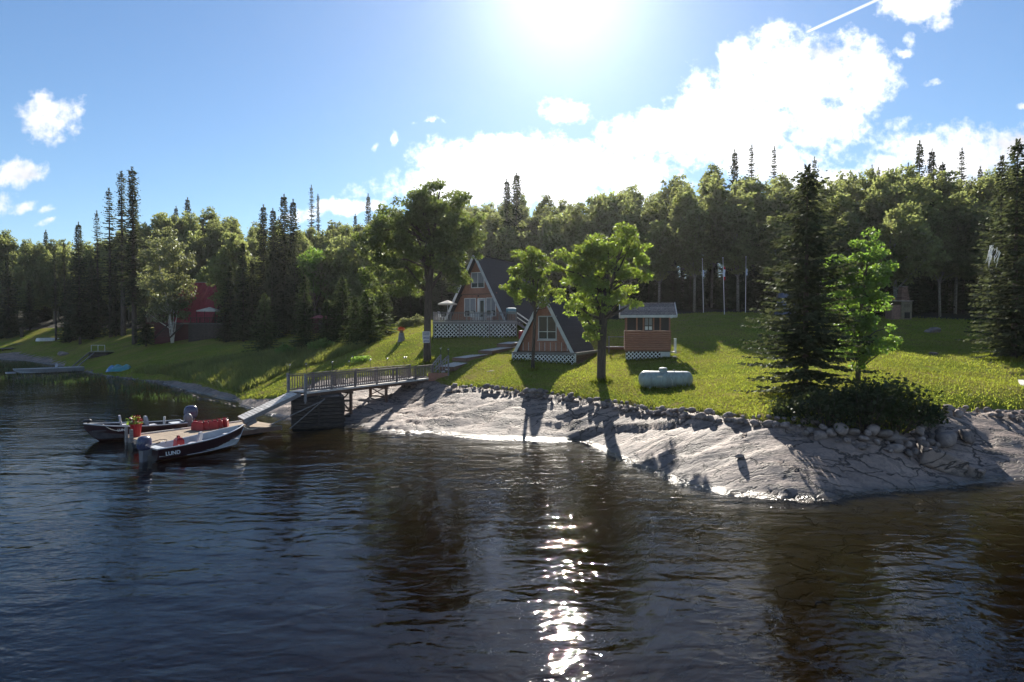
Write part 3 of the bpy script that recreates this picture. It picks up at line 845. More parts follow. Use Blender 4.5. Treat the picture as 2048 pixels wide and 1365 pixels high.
# ---- spruces one can tell apart: (top px, top py, distance, mesh, width, label)
SPRUCES = [
 (160,447,112,SPR[1],0.85,'dark pointed spruce left of the tall spindly trio by the cove'),
 (112,492,120,SPINDLY[1],0.9,'thin dark spruce spire, leftmost of the twin spires by the cove'),
 (131,484,119,SPINDLY[1],0.9,'thin dark spruce spire, right of the twin spires by the cove'),
 (197,424,118,SPINDLY[2],0.9,'short ragged spruce at the left foot of the tall trio'),
 (222,380,112,SPINDLY[2],1.0,'ragged tall spruce, left one of the tall spindly trio'),
 (247,346,110,SPINDLY[1],1.15,'very thin tall spruce, middle one of the tall trio'),
 (269,338,98,SPINDLY[0],1.12,'tallest dark spruce with clubbed top and bare lower trunk near the red cabin'),
 (18,505,128,SPR[3],0.95,'broad dark spruce at the left edge by the small dock'),
 (60,560,132,SPR[1],1.0,'small dark spruce between the cove lawn and the wood'),
 (185,520,116,SPR[3],1.0,'broad dark spruce under the tall spindly trio'),
 (232,530,111,SPR[0],0.9,'dark spruce filling the gap below the tall trio'),
 (140,560,117,SPR[3],0.9,'low dark spruce behind the overturned white boat'),
 (95,462,150,SPR[2],0.8,'distant spruce tip above the leafy wood at far left'),
 (355,415,150,SPR[2],0.85,'small spruce tip on the leafy ridge, left of a pair'),
 (378,398,152,SPR[1],0.85,'small spruce tip on the leafy ridge, right of a pair'),
 (529,412,88,SPR[1],0.85,'dark spruce, leftmost of the group right of the red cabin'),
 (548,420,86,SPR[0],0.8,'dark spruce, second of the group right of the red cabin'),
 (570,392,87,SPR[0],0.85,'tallest dark spruce of the group right of the red cabin'),
 (588,402,85,SPR[1],0.9,'dark spruce, rightmost of the group right of the red cabin'),
 (462,528,85,SPR[3],0.85,'broad dark spruce hard against the right side of the red cabin'),
 (487,486,82,SPR[0],0.85,'tall dark spruce between the red cabin and the dark group'),
 (545,500,80,SPR[3],0.8,'broad dark spruce filling the foot of the dark group'),
 (590,486,81,SPR[0],0.8,'dark spruce at the right foot of the dark group'),
 (292,520,92,SPR[0],0.8,'dark spruce left of the drooping birch'),
 (505,520,84,SPR[3],0.8,'shaded broad spruce beside the deck of the red cabin'),
 (625,373,140,SPINDLY[2],0.75,'lone spindly spruce rising above the leafy ridge'),
 (638,391,141,SPINDLY[1],0.75,'smaller spindly spruce beside the lone spire on the ridge'),
 (738,391,118,SPR[2],0.8,'small spruce tip left of the big maple crown'),
 (712,430,110,SPR[2],0.7,'low spruce tip on the ridge left of the big maple'),
 (1033,350,100,SPR[0],1.0,'large dark spruce behind the ridge of the large cabin'),
 (1014,362,102,SPR[1],0.9,'dark spruce touching the large spruce behind the cabin'),
 (1058,470,98,SPR[3],0.9,'broad lower spruce behind the roof of the large cabin'),
 (978,500,98,SPR[3],0.75,'low dark spruce left of the large cabin ridge'),
 (1467,304,92,SPR[1],0.75,'tall spruce behind the flagpoles, leftmost of three in a row'),
 (1500,293,93,SPINDLY[2],0.85,'tall ragged spruce behind the flagpoles, middle of three'),
 (1545,297,92,SPINDLY[2],0.8,'tall ragged spruce behind the flagpoles, right of three'),
 (1625,318,90,SPINDLY[2],0.85,'ragged spruce just right of the big lawn spruce top'),
 (1740,334,98,SPR[2],0.6,'thin spruce tip, left one of a small pair on the skyline'),
 (1752,338,98,SPR[2],0.6,'thin spruce tip, right one of a small pair on the skyline'),
 (1834,285,86,SPR[2],0.8,'sharp spruce spire high above the brick fireplace'),
 (1812,330,88,SPR[2],0.7,'short spruce left of the sharp spire'),
 (1858,302,84,SPR[1],0.75,'spruce spire just right of the sharp spire'),
 (1880,328,76,SPR[0],0.8,'full dark spruce below the spires at right'),
 (1918,300,88,SPINDLY[2],0.8,'crooked ragged spruce on the skyline at right'),
 (1955,336,86,SPR[2],0.7,'small spruce tip between the ragged spruce and the edge group'),
 (1860,400,70,SPR[3],0.9,'broad dark spruce in the shaded wood right of the fireplace'),
 (1925,420,70,SPR[0],0.9,'dark spruce in the shaded corner of the right lawn'),
 (1780,470,72,SPR[3],0.8,'dark spruce in shade behind the fireplace chimney'),
 (1420,430,78,SPR[0],0.8,'dark spruce inside the wood behind the left flagpole'),
 (1230,470,80,SPR[3],0.8,'dark spruce in the wood behind the middle maple'),
 (1300,455,79,SPR[0],0.85,'dark spruce in the wood above the gazebo roof'),
 (1345,470,77,SPR[3],0.85,'dark spruce in the wood right of the gazebo roof'),
]
for px, py, d, me, w, lab in SPRUCES:
    p = at(px, d); h = height_at(px, p)(py)
    base = 20.0 if me in SPINDLY else 18.0
    s = h/base
    plant('spruce_tree', lab, 'tree', me, p, (max(s, 0.7)*w, max(s, 0.7)*w, s), rf.uniform(0, 6.28), 'spruces of the wood')
# dark fill of low spruces inside the wood
for i in range(150):
    px = -120 + i*2300/150 + rf.uniform(-14, 14)
    d = front_d(px) + rf.choice((rf.uniform(2, 7), rf.uniform(8, 24)))
    p = at(px, d)
    h = rf.uniform(6, 10)
    s = h/18
    plant('spruce_tree', 'low dark spruce in the shade of the wood ' + zone(px), 'tree', SPR[rf.choice((0, 3))], p, (s*1.5, s*1.5, s), rf.uniform(0, 6.28), 'low spruces ' + zone(px))

for i, (px, d, h) in enumerate(((748,80,5.2),(765,83,5.8),(783,80,4.6),(802,84,6.0),(822,82,5.0),(842,85,6.2),(862,83,5.0),(884,86,6.4),(905,84,5.4),(928,87,6.5),(945,85,5.6),(772,90,8),(810,92,8.5),(850,94,9),(890,95,9),(930,96,9))):
    p = at(px, d); s = h/18
    plant('spruce_tree', 'low bushy spruce in the hollow behind the deck of the large cabin', 'tree', SPR[3 if i % 2 else 0], p, (s*1.9, s*1.9, s), i*1.3, 'low spruces behind the deck')
# ---- trees standing on the lawn
def lawn_tree(kind, label, px, py, mk, group=None, rz=0.0):
    p = hit(px, py)
    return plant(kind, label, 'tree', mk(p), p, rz=rz, group=group)
def m_per_px(p): return p[1]/F_PX
def lobes_px(p, L, depth=0.9):
    """crown lobes from picture ellipses, as deep as they are wide"""
    k = m_per_px(p); x0 = CX + p[0]/p[1]*F_PX
    out = []
    for px, py, rx, ry, dy in L:
        out.append(((px-x0)*k, dy, CAM_H + (HZ-py)*k - p[2], rx*k, rx*k*depth, ry*k))
    return out
def trunk_px(p, T):
    k = m_per_px(p); x0 = CX + p[0]/p[1]*F_PX
    return [((px-x0)*k, 0.0, CAM_H + (HZ-py)*k - p[2], w*k/2) for px, py, w in T]
pb = hit(855, 725)
big = broadleaf('big_maple', 1, lobes_px(pb, [(885,435,72,62,0),(815,470,80,75,0.5),(762,485,46,64,0),(742,545,26,36,0.2),(905,500,55,70,-0.5),(798,558,62,44,0),(860,400,60,34,0.4),(910,560,36,34,-1.6),(880,590,20,22,-1.2),(830,570,22,30,0.5),(940,470,28,50,0)]),
    trunk_px(pb, [(855,735,18),(854,700,15),(855,640,14),(857,590,14),(862,540,12),(866,490,9),(872,430,6),(880,385,3)]), 265, 140, 0.21, 0.58, LEAF_MAPLE_DARK, BARK, 0.4, 30, 0.45)
plant('maple_tree', 'large spreading dark maple with signs nailed to its trunk', 'tree', big, pb)
pm = hit(1203, 765)
mid = broadleaf('mid_maple', 2, lobes_px(pm, [(1215,515,62,46,0),(1250,500,48,48,0.4),(1150,530,44,44,0),(1180,590,70,55,0),(1245,580,40,50,0.2),(1260,480,36,26,0),(1190,490,40,22,0),(1175,640,34,32,-0.4),(1285,545,22,26,0),(1245,610,34,22,-0.8),(1190,660,8,10,-0.6)]),
    trunk_px(pm, [(1203,775,24),(1203,750,18),(1204,690,17),(1207,640,16),(1210,590,12),(1213,540,8),(1216,480,4)]), 150, 105, 0.175, 0.40, LEAF_MAPLE, BARK, 0.4, 26, 0.45)
plant('maple_tree', 'bright green maple with thick trunk between small cabin and gazebo', 'tree', mid, pm)
ps = hit(1066, 745)
sml = broadleaf('small_maple', 3, lobes_px(ps, [(1060,505,34,24,0),(1045,545,30,28,0),(1085,540,28,34,0),(1030,580,26,22,0),(1068,585,42,26,-0.2),(1102,580,20,16,0),(1060,560,44,44,0.3)]),
    trunk_px(ps, [(1065,752,9),(1066,720,7),(1068,670,6.5),(1070,620,6),(1067,570,4),(1062,500,2)]), 74, 90, 0.18, 0.36, LEAF_MAPLE, BARK, 0.4, 14, 0.5)
plant('maple_tree', 'small slim bright maple in front of the small cabin', 'tree', sml, ps)
py_ = hit(1717, 772)
yng = broadleaf('young_maple', 4, lobes_px(py_, [(1735,500,36,40,0),(1740,560,48,50,0),(1715,600,60,60,0.2),(1735,660,52,50,0),(1705,700,38,40,0),(1770,625,26,22,-0.3),(1755,690,34,30,0),(1690,540,40,50,0.5)]),
    trunk_px(py_, [(1717,780,11),(1717,740,9),(1718,690,8),(1722,620,6),(1730,550,4),(1738,480,2)]), 130, 95, 0.155, 0.34, LEAF_BRIGHT, BARK, 0.45, 20, 0.35)
BASES = (pb, pm, ps, py_)
plant('maple_tree', 'young oval maple beside the big lawn spruce at right', 'tree', yng, py_)
p1 = hit(1610, 803)
h1 = height_at(0, p1)(337)
plant('spruce_tree', 'big shaggy dark spruce standing on the right lawn', 'tree', spruce('lawn_spruce', 41, h1, 2.25, 0.03, 0.50, 0.21, 11, 0.46, 0.30, ragged=0.5, sparse=0.03), p1, group='spruces on the lawn')
p2 = hit(2028, 722)
plant('spruce_tree', 'tall spruce at the right edge of the lawn with white shreds hanging from it', 'tree', spruce('edge_spruce', 42, height_at(0, p2)(286), 2.1, 0.05, 0.6, 0.27, 10, 0.50, 0.28, ragged=0.4), p2, group='spruces on the lawn')
p3 = at(1998, 47.5)
plant('spruce_tree', 'narrow spruce just behind the tall right edge spruce', 'tree', spruce('edge_spruce_b', 43, height_at(0, p3)(318), 1.7, 0.05, 0.7, 0.3, 9, 0.52, 0.28, ragged=0.4), p3, group='spruces on the lawn')
p3 = at(2085, 40)
plant('spruce_tree', 'spruce half out of the picture at the right edge', 'tree', spruce('edge_spruce_c', 44, height_at(0, p3)(270), 2.2, 0.05, 0.7, 0.3, 9, 0.52, 0.28, ragged=0.4), p3, group='spruces on the lawn')
# young spruces left of the lawn
YS = [(530,590,705,1.55,'bushy young spruce on the bank below the red cabin'),(610,552,700,1.15,'slim young spruce right of the bushy one on the bank'),
      (686,556,684,1.75,'pale topped young spruce, left one of the clump by the lawn'),(735,578,690,1.5,'young spruce, middle one of the clump by the lawn'),
      (765,568,672,1.3,'young spruce, right one of the clump by the lawn'),(712,600,692,1.2,'small spruce low in the clump by the lawn'),(655,600,690,1.1,'small spruce left of the clump by the lawn')]
for i, (px, py, b, rr, lab) in enumerate(YS):
    p = hit(px, b)
    plant('spruce_tree', lab, 'tree', spruce('young_spruce', 60+i, height_at(0, p)(py), rr*1.2, 0.02, 0.75, 0.23, 10, 0.46, 0.34, mat=NEEDLE_GREEN, ragged=0.3), p, group='young spruces by the lawn')
# leaning birch by the red cabin
pbi = hit(345, 688)
bir = broadleaf('birch', 5, lobes_px(pbi, [(330,500,38,38,0),(350,540,42,50,0),(310,560,30,40,0),(345,590,42,40,-0.5),(330,620,34,24,-0.5),(360,625,22,26,-0.6),(300,500,20,30,0.3)]),
    trunk_px(pbi, [(346,692,5),(344,660,4.5),(340,630,4),(330,580,3.5),(322,540,3),(316,490,2)]), 190, 60, 0.30, 0.8, LEAF_BIRCH, BARK_BIRCH, 0.7, 14, 0.4)
tb = plant('birch_tree', 'drooping birch with white trunks in front of the red cabin', 'tree', bir, pbi)
for dxp, w in ((-5, 5), (6, 6), (2, 5)):
    MB().tube([(dxp*0.02, -0.1, -0.2), (dxp*0.07, -0.1, 2.0), (dxp*0.13, 0, 5.0)], [w*0.015, w*0.013, w*0.008], 7).build('stem', BARK_BIRCH, tb, True)
# bright leafy tree behind the young spruces
pg = at(628, 84)
brt = broadleaf('bright_tree', 6, lobes_px(pg, [(628,530,30,34,0),(640,560,26,34,0),(618,570,22,34,0)]), trunk_px(pg, [(630,690,6),(630,620,5),(630,520,2)]), 100, 60, 0.30, 0.7, LEAF_BRIGHT, BARK, 0.4, 10, 0.4)
plant('leafy_tree', 'bright green leafy tree behind the slim young spruce', 'tree', brt, pg)
# willow shrub thickets by the lawn spruce and beside the big maple
def shrub(px, py, w, h, seed, mat, label, dense=26, ls=0.16):
    p = hit(px, py); rng = np.random.default_rng(seed); parts = []
    mb = MB()
    for i in range(dense):
        a = rng.random()*6.283; r = rng.random()**0.5
        c = np.array((math.cos(a)*r*w, math.sin(a)*r*w*0.7, h*(0.25 + 0.65*rng.random()*(1-0.5*r))))
        parts.append(leaves(rng, c, np.array((0.34, 0.34, 0.30))*max(1, h/1.6), 40, ls, 0.2))
        mb.tube([(c[0]*0.25, c[1]*0.25, -0.1), c], [0.025, 0.008], 4, cap=False)
    v, f = join(parts)
    t = thing('shrub', label, 'shrub', p, 0, 'shrubs of the lawn and banks')
    mb.build('stem', BARK, t); obj('foliage', mesh('foliage', v, f, mat), t)
    return t
shrub(1660, 858, 1.1, 2.0, 1, LEAF_SHRUB, 'dark shrub at the foot of the big lawn spruce')
shrub(1730, 866, 1.3, 2.6, 2, LEAF_SHRUB, 'dark rounded shrub right of the lawn spruce above the boulders', 48)
shrub(1790, 864, 1.4, 2.5, 3, LEAF_SHRUB, 'dark shrub, middle of the thicket above the grey slab', 50)
shrub(1840, 856, 0.9, 1.2, 4, LEAF_SHRUB, 'low shrub at the right end of the dark thicket', 24)
shrub(1690, 835, 1.0, 1.5, 5, LEAF_SHRUB, 'shrub tucked behind the dark thicket beside the young maple', 24)
shrub(1590, 838, 0.9, 0.9, 6, LEAF_SHRUB, 'low scrub under the left skirts of the lawn spruce', 20)
shrub(830, 652, 1.5, 1.3, 7, LEAF_BIRCH, 'pale grey green shrub left of the large cabin deck', 30, 0.2)
shrub(812, 655, 1.1, 1.0, 8, LEAF_BIRCH, 'lower pale shrub left of the deck near the young spruces', 20, 0.2)
shrub(642, 705, 1.0, 1.5, 9, LEAF_BRIGHT, 'bright bush on the bank beside the slim young spruce', 26, 0.22)
shrub(570, 712, 1.0, 1.1, 10, LEAF_BRIGHT, 'bright weedy bush on the bank between two young spruces', 22, 0.22)
t = shrub(724, 725, 0.65, 0.5, 11, LEAF_BRIGHT, 'small low bush with white flowers alone on the lawn', 20, 0.14)
rng = np.random.default_rng(3)
c = np.stack([rng.normal(size=30)*0.32, rng.normal(size=30)*0.25, 0.42 + 0.1*rng.random(30)], 1)
v, f = cards(c, c + unit(rng.normal(size=(30, 3)))*0.09, unit(rng.normal(size=(30, 3)))*0.04)
obj('flowers', mesh('flowers', v, f, WHITE), t)

# ---- grasses
def scatter(n, sel, seed):
    rng = np.random.default_rng(seed)
    x, y = sel(rng, n)
    return rng, x, y
def blades(name, x, y, z, rng, hgt, wid, mat, lean=0.35):
    n = len(x)
    b = np.stack([x, y, z], 1)
    h = hgt*(0.55 + 0.9*rng.random((n, 1)))
    tip = b + np.concatenate([rng.normal(size=(n, 2))*lean*h, h], 1)
    a = rng.random(n)*6.283
    s = np.stack([np.cos(a), np.sin(a), np.zeros(n)], 1)*wid
    v = np.stack([b - s*0.5, b + s*0.5, b*0.4 + tip*0.6 + s*0.45, tip], 1).reshape(-1, 3)
    f = np.arange(len(v)).reshape(-1, 4)
    o = obj(name, mesh(name, v, f, mat)); o['kind'] = 'stuff'
    return o
rng = np.random.default_rng(77)
n = 230000
d = 24 + (78-24)*rng.random(n)**1.25
px = -60 + 2200*rng.random(n)
x = (px-CX)/F_PX*d; y = d
s_ = sdist(x, y)
k = (s_ > 0.05) & (vnoise(x*0.7, y*0.7, 51) > 0.12)
x, y = x[k], y[k]
blades('grass', x, y, H(x, y) + 0.10, rng, 0.11, 0.05, GRASS, 0.6)
# ragged fringe where the lawn meets the rock
n = 60000
d = 24 + 50*rng.random(n); px = -60 + 2200*rng.random(n)
x = (px-CX)/F_PX*d; y = d
s_ = sdist(x, y); k = (s_ > -0.15) & (s_ < 0.45)
x, y = x[k], y[k]
blades('edge_grass', x, y, H(x, y) + 0.03, rng, 0.22, 0.06, GRASS, 0.5)
# unmown bank on the left
BANK = np.array([hit(*e)[:2] for e in ((262,748),(330,752),(420,772),(480,790),(520,772),(575,745),(640,730),(720,700),(742,688),(700,690),(640,697),(560,706),(500,712),(430,722),(360,735),(300,738))])
n = 90000
lo, hi = BANK.min(0), BANK.max(0)
x = lo[0] + (hi[0]-lo[0])*rng.random(n); y = lo[1] + (hi[1]-lo[1])*rng.random(n)
sb = sdist(x, y, BANK)
k = (sb > 0) & (vnoise(x*0.5, y*0.5, 8) > 0.18*rng.random(n))
x, y = x[k], y[k]
blades('tall_grass', x, y, H(x, y), rng, 0.55, 0.075, TALL_GRASS, 0.35)
# reeds standing in the cove
CO = [shore_pt(*e)[:2] for e in ((-20,722),(60,726),(150,744),(230,758),(280,763),(330,775),(400,800),(390,808),(300,800),(210,790),(130,770),(40,768),(-20,752))]
CO = np.array(CO); lo, hi = CO.min(0), CO.max(0)
n = 60000
x = lo[0] + (hi[0]-lo[0])*rng.random(n); y = lo[1] + (hi[1]-lo[1])*rng.random(n)
k = (sdist(x, y, CO) > 0) & (vnoise(x*0.28, y*0.10, 61)*0.6 + vnoise(x*0.9, y*0.5, 63)*0.4 > 0.42 + 0.25*rng.random(n))
x, y = x[k], y[k]
blades('reeds', x, y, np.full(len(x), -0.05), rng, 0.34, 0.05, REED, 0.25)
# ------------------------------------------------------------------ buildings
def lattice(mb, x0, x1, z0, z1, y, pitch=0.17, w=0.055, t=0.012):
    """diagonal strips in the plane y, clipped to a rectangle"""
    W_, H_ = x1-x0, z1-z0
    for sg, yo in ((1, 0), (-1, t*1.1)):
        k = -H_
        while k < W_:
            a0, a1 = max(0, k), min(W_, k+H_)
            if a1 - a0 > 0.02:
                if sg > 0: p, q = (a0, a0-k), (a1, a1-k)
                else: p, q = (a0, H_-(a0-k)), (a1, H_-(a1-k))
                mb.beam((x0+p[0], y+yo, z0+p[1]), (x0+q[0], y+yo, z0+q[1]), w, t, (0, 1, 0))
            k += pitch
    return mb
def boards_under_slope(root, name, mat, w2, hgt, z0, z1, y, bw=0.14, skip=None, thick=0.02):
    """upright boards of a gable between z0 and the slope (or z1)"""
    x = -w2
    n = int(2*w2/bw)
    bw = 2*w2/n
    for i in range(n):
        xa, xb = -w2 + i*bw + 0.006, -w2 + (i+1)*bw - 0.006
        ta, tb = hgt*(1-abs(xa)/w2), hgt*(1-abs(xb)/w2)
        ta, tb = min(ta, z1), min(tb, z1)
        if max(ta, tb) - z0 < 0.05: continue
        ta, tb = max(ta, z0), max(tb, z0)
        yo = y - (0.006 if i % 2 else 0.0)
        MB().hexa([(xa, yo-thick, z0), (xb, yo-thick, z0), (xb, yo, z0), (xa, yo, z0),
                   (xa, yo-thick, ta), (xb, yo-thick, tb), (xb, yo, tb), (xa, yo, ta)]).build(name, mat, root)
def window(root, x0, x1, z0, z1, y, cols=2, frame=WHITE, curtain=True, low=0.0, fw=0.06):
    f = MB()
    for a, b in (((x0, z0), (x1, z0)), ((x0, z1), (x1, z1))):
        f.beam((a[0]-fw/2, y, a[1]), (b[0]+fw/2, y, b[1]), 0.06, fw, (0, 0, 1))
    for i in range(cols+1):
        xx = x0 + (x1-x0)*i/cols
        f.beam((xx, y-0.002, z0+fw/2), (xx, y-0.002, z1-fw/2), fw if i in (0, cols) else fw*0.8, 0.056, (0, 1, 0))
    if low:
        f.beam((x0+fw/2, y-0.004, z0+low), (x1-fw/2, y-0.004, z0+low), 0.05, fw*0.8, (0, 0, 1))
    fr = f.build('window', frame, root)
    for i in range(cols):
        xa, xb = x0 + (x1-x0)*i/cols + fw*0.5, x0 + (x1-x0)*(i+1)/cols - fw*0.5
        zs = [(z0+fw/2, z1-fw/2)] if not low else [(z0+fw/2, z0+low-fw*0.4), (z0+low+fw*0.4, z1-fw/2)]
        for za, zb in zs:
            MB().box(((xa+xb)/2, y+0.012, (za+zb)/2), (xb-xa, 0.012, zb-za)).build('pane', GLASS, fr)
        if curtain:
            zc = z0 + (z1-z0)*0.30
            m = MB()
            k = 6
            for j in range(k):
                xm = xa + (xb-xa)*(j+0.5)/k
                m.box((xm, y + 0.0 + (0.004 if j % 2 else 0.0), (zc+z1-fw/2)/2), ((xb-xa)/k-0.004, 0.006, z1-fw/2-zc))
            m.build('curtain', CURTAIN, fr)
    return fr
def roof_slab(root, w2, hgt, y0, y1, side, mat, n=14, th=0.10, ext=0.35):
    """one steep slope of an A-frame in overlapping courses"""
    L = math.hypot(w2, hgt); ux, uz = side*w2/L, -hgt/L       # down the slope
    nx_, nz_ = side*hgt/L, w2/L
    m = MB()
    tot = L + ext
    for i in range(n):
        a, b = tot*i/n, tot*(i+1)/n + 0.03
        lift0, lift1 = 0.0, 0.010
        p = []
        for yy in (y0, y1):
            p.append([(ux*a + nx_*(-0.0), yy, hgt + uz*a), (ux*b, yy, hgt + uz*b),
                      (ux*b + nx_*(th+lift1), yy, hgt + uz*b + nz_*(th+lift1)), (ux*a + nx_*(th+lift0), yy, hgt + uz*a + nz_*(th+lift0))])
        q = p[0] + p[1]
        if side < 0: q = p[1] + p[0]
        m.add(q, [(3,2,1,0),(4,5,6,7),(0,1,5,4),(1,2,6,5),(2,3,7,6),(3,0,4,7)])
    return m.build('roof', mat, root)
def fascia(root, w2, hgt, y, side, mat, ext=0.37, wd=0.24, th=0.05, drop=0.06):
    L = math.hypot(w2, hgt); ux, uz = side*w2/L, -hgt/L; nx_, nz_ = side*hgt/L, w2/L
    a = (ux*0.0 + nx_*0.03, y, hgt + uz*0.0 + nz_*0.03 + 0.02); b = (ux*(L+ext) + nx_*0.03, y, hgt + uz*(L+ext) + nz_*0.03)
    return MB().beam(a, b, th, wd, (nx_, 0, nz_)).build('fascia', mat, root)
def railing(root, a, b, h, gap=0.14, mat=WOOD_GREY, post=True, bal_mesh=None, rails=(0.08,), wide=0.12, posts=None, skip_last=False):
    a, b = Vector(a), Vector(b)
    L = (b-a).length; d = (b-a)/L
    MB().beam(a + Vector((0, 0, h)), b + Vector((0, 0, h)), wide, 0.04).build('top_rail', mat, root)
    for r in rails:
        MB().beam(a + Vector((0, 0, r)), b + Vector((0, 0, r)), 0.04, 0.08).build('bottom_rail', mat, root)
    MB().beam(a + Vector((0, 0, h-0.09)), b + Vector((0, 0, h-0.09)), 0.035, 0.07).build('upper_rail', mat, root)
    n = int(L/gap)
    me = bal_mesh or MB().box((0, 0, (h-0.1)/2+0.02), (0.04, 0.04, h-0.14)).me('baluster', mat)
    ang = math.atan2(d.y, d.x)
    for i in range(n):
        p = a + d*(L*(i+0.5)/n)
        obj('baluster', me, root, p, (0, 0, ang))
    if post:
        k = posts or max(2, int(L/1.9)+1)
        pm = MB().box((0, 0, h/2+0.01), (0.1, 0.1, h+0.04)).me('post', mat)
        for i in range(k):
            if skip_last and i == k-1: continue
            obj('post', pm, root, a + d*(L*i/(k-1)), (0, 0, ang))

# ---- large A-frame cabin (deck level is z = 0 of the local frame plus base)
fc = K(957, 641, 61)                      # floor, centre of the front gable
yaw = -R(27)
gb = 5.15
big_house = thing('a_frame_cabin', 'large A-frame cabin with railed deck and white lattice skirt on the rise', 'cabin', (fc[0], fc[1], gb), yaw)
fl = fc[2] - gb
bh = bpy.data.objects.new('house', None)
HW, HH, HL = 3.35, 6.35, 9.5
def lift(mb, dz):
    mb.v = [(x, y, z+dz) for x, y, z in mb.v]; return mb
def gable_house(root, w2, hh, ln, z0, oh, roofm, trim, courses=16, ext=0.35):
    e = root
    for sd in (-1, 1):
        r = roof_slab(e, w2, hh, -oh, ln, sd, roofm, courses, ext=ext); r.location.z = z0
        f = fascia(e, w2, hh, -oh-0.03, sd, trim, ext+0.02); f.location.z = z0
    c = MB().beam((0, -oh-0.02, hh+0.13), (0, ln, hh+0.13), 0.34, 0.05); c.build('ridge_cap', roofm, e).location.z = z0
    # rear gable and floor
    MB().add([(-w2, ln-0.1, 0), (w2, ln-0.1, 0), (0, ln-0.1, hh), (-w2, ln-0.02, 0), (w2, ln-0.02, 0), (0, ln-0.02, hh)], [(0,1,2),(5,4,3),(0,3,4,1),(1,4,5,2),(2,5,3,0)]).build('rear_wall', SIDING, e).location.z = z0
    MB().box((0, ln/2, -0.09), (2*w2, ln-0.1, 0.16)).build('floor', WOOD_BROWN, e).location.z = z0
    MB().add([(-w2+.12, 0.06, 0.01), (w2-.12, 0.06, 0.01), (0, 0.06, hh-.24), (-w2+.12, 0.11, 0.01), (w2-.12, 0.11, 0.01), (0, 0.11, hh-.24)], [(0,1,2),(5,4,3),(0,3,4,1),(1,4,5,2),(2,5,3,0)]).build('gable_wall', SIDING, e).location.z = z0
gable_house(big_house, HW, HH, HL, fl, 0.85, SHINGLE, TRIM, 18)
def lifted(root, z):      # collects the last built children onto the floor level
    pass
before = set(big_house.children)
boards_under_slope(big_house, 'siding_board', SIDING, HW, HH, 0.02, 2.55, 0.05, 0.24)
# upper storey stands a little proud
n = 22
for i in range(n):
    bw = 2*HW/n
    xa, xb = -HW + i*bw + 0.005, -HW + (i+1)*bw - 0.005
    ta, tb = HH*(1-abs(xa)/HW), HH*(1-abs(xb)/HW)
    if max(ta, tb) < 2.75: continue
    ta, tb = max(ta, 2.7), max(tb, 2.7)
    MB().hexa([(xa, -0.10, 2.62), (xb, -0.10, 2.62), (xb, 0.0, 2.62), (xa, 0.0, 2.62), (xa, -0.10, ta), (xb, -0.10, tb), (xb, 0.0, tb), (xa, 0.0, ta)]).build('siding_board', SIDING, big_house)
MB().box((0, -0.09, 2.60), (3.7, 0.14, 0.10)).build('band_board', WOOD_BROWN, big_house)
window(big_house, -0.72, 0.72, 3.25, 4.75, -0.13, 2)
window(big_house, -1.62, -0.34, 0.42, 2.2, 0.0, 2)
window(big_house, 0.92, 1.95, 0.42, 2.2, 0.0, 2)
dr = MB().box((-0.02, 0.0, 1.06), (0.2, 0.07, 2.12)).box((0.75, 0.0, 1.06), (0.1, 0.07, 2.12)).box((0.36, 0.0, 2.16), (0.88, 0.07, 0.09)).build('door_frame', WHITE, big_house)
d2 = MB().box((0.39, 0.012, 1.05), (0.60, 0.05, 2.06)).build('door', TRIM, big_house)
MB().box((0.41, -0.016, 1.15), (0.40, 0.012, 1.6)).build('pane', GLASS, d2)
MB().box((0.14, -0.03, 1.0), (0.03, 0.05, 0.12)).build('handle', METAL, d2)
MB().lathe([(0.05, 0), (0.09, 0.03), (0.07, 0.16), (0.02, 0.18)], (0.05, -0.14, 2.32), 10).build('porch_lamp', BLACK, big_house)
for c in set(big_house.children) - before: c.location.z += fl
# the deck keeps its own heading, nearly square to the view
deck = thing('deck', 'railed wooden deck on a white lattice skirt in front of the large cabin', 'deck', (0, 0, 0))
A = K(866, 643, 57.5); B = K(1034, 643.5, 57.5)
ang = math.atan2(B[1]-A[1], B[0]-A[0])
deck.location = (A[0], A[1], gb); deck.rotation_euler = (0, 0, ang)
DW = float(np.hypot(*(B-A)[:2])); dz = A[2] - gb
npl = 26
pm_ = MB().box((DW/2, 0, 0), (DW, 0.135, 0.035)).me('deck_plank', WOOD_PALE)
for i in range(npl):
    obj('deck_plank', pm_, deck, (0, 0.07 + i*0.142, dz-0.02))
MB().box((DW/2, -0.02, dz-0.15), (DW, 0.04, 0.22)).build('rim_board', WOOD_GREY, deck)
MB().box((DW+0.02, 1.8, dz-0.15), (0.04, 3.6, 0.22)).box((-0.02, 1.8, dz-0.15), (0.04, 3.6, 0.22)).build('side_rim_board', WOOD_GREY, deck)
MB().box((DW/2, 0.1, dz*0.4), (DW-0.1, 0.02, dz*1.1)).build('skirt_shade_sheet', DARK, deck)  # near-black sheet standing in for the shade under the deck
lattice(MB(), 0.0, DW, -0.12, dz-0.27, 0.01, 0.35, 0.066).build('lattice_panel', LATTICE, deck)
for xx in (0.06, 2.5, 5.35, DW-0.06):
    MB().box((xx, -0.03, dz/2-0.2), (0.12, 0.10, dz+0.1)).build('skirt_post', WOOD_GREY, deck)
    for sg in (-1, 1):
        if 0 < xx + sg*0.7 < DW: MB().beam((xx, -0.035, dz-0.95), (xx+sg*0.75, -0.035, dz-0.28), 0.05, 0.09, (0, 1, 0)).build('brace', WOOD_GREY, deck)
railing(deck, (0.05, 0.05, dz), (DW-0.05, 0.05, dz), 0.86, 0.16, WOOD_GREY, posts=6)
railing(deck, (0.05, 0.1, dz), (0.05, 3.5, dz), 0.86, 0.16, WOOD_GREY, posts=3)
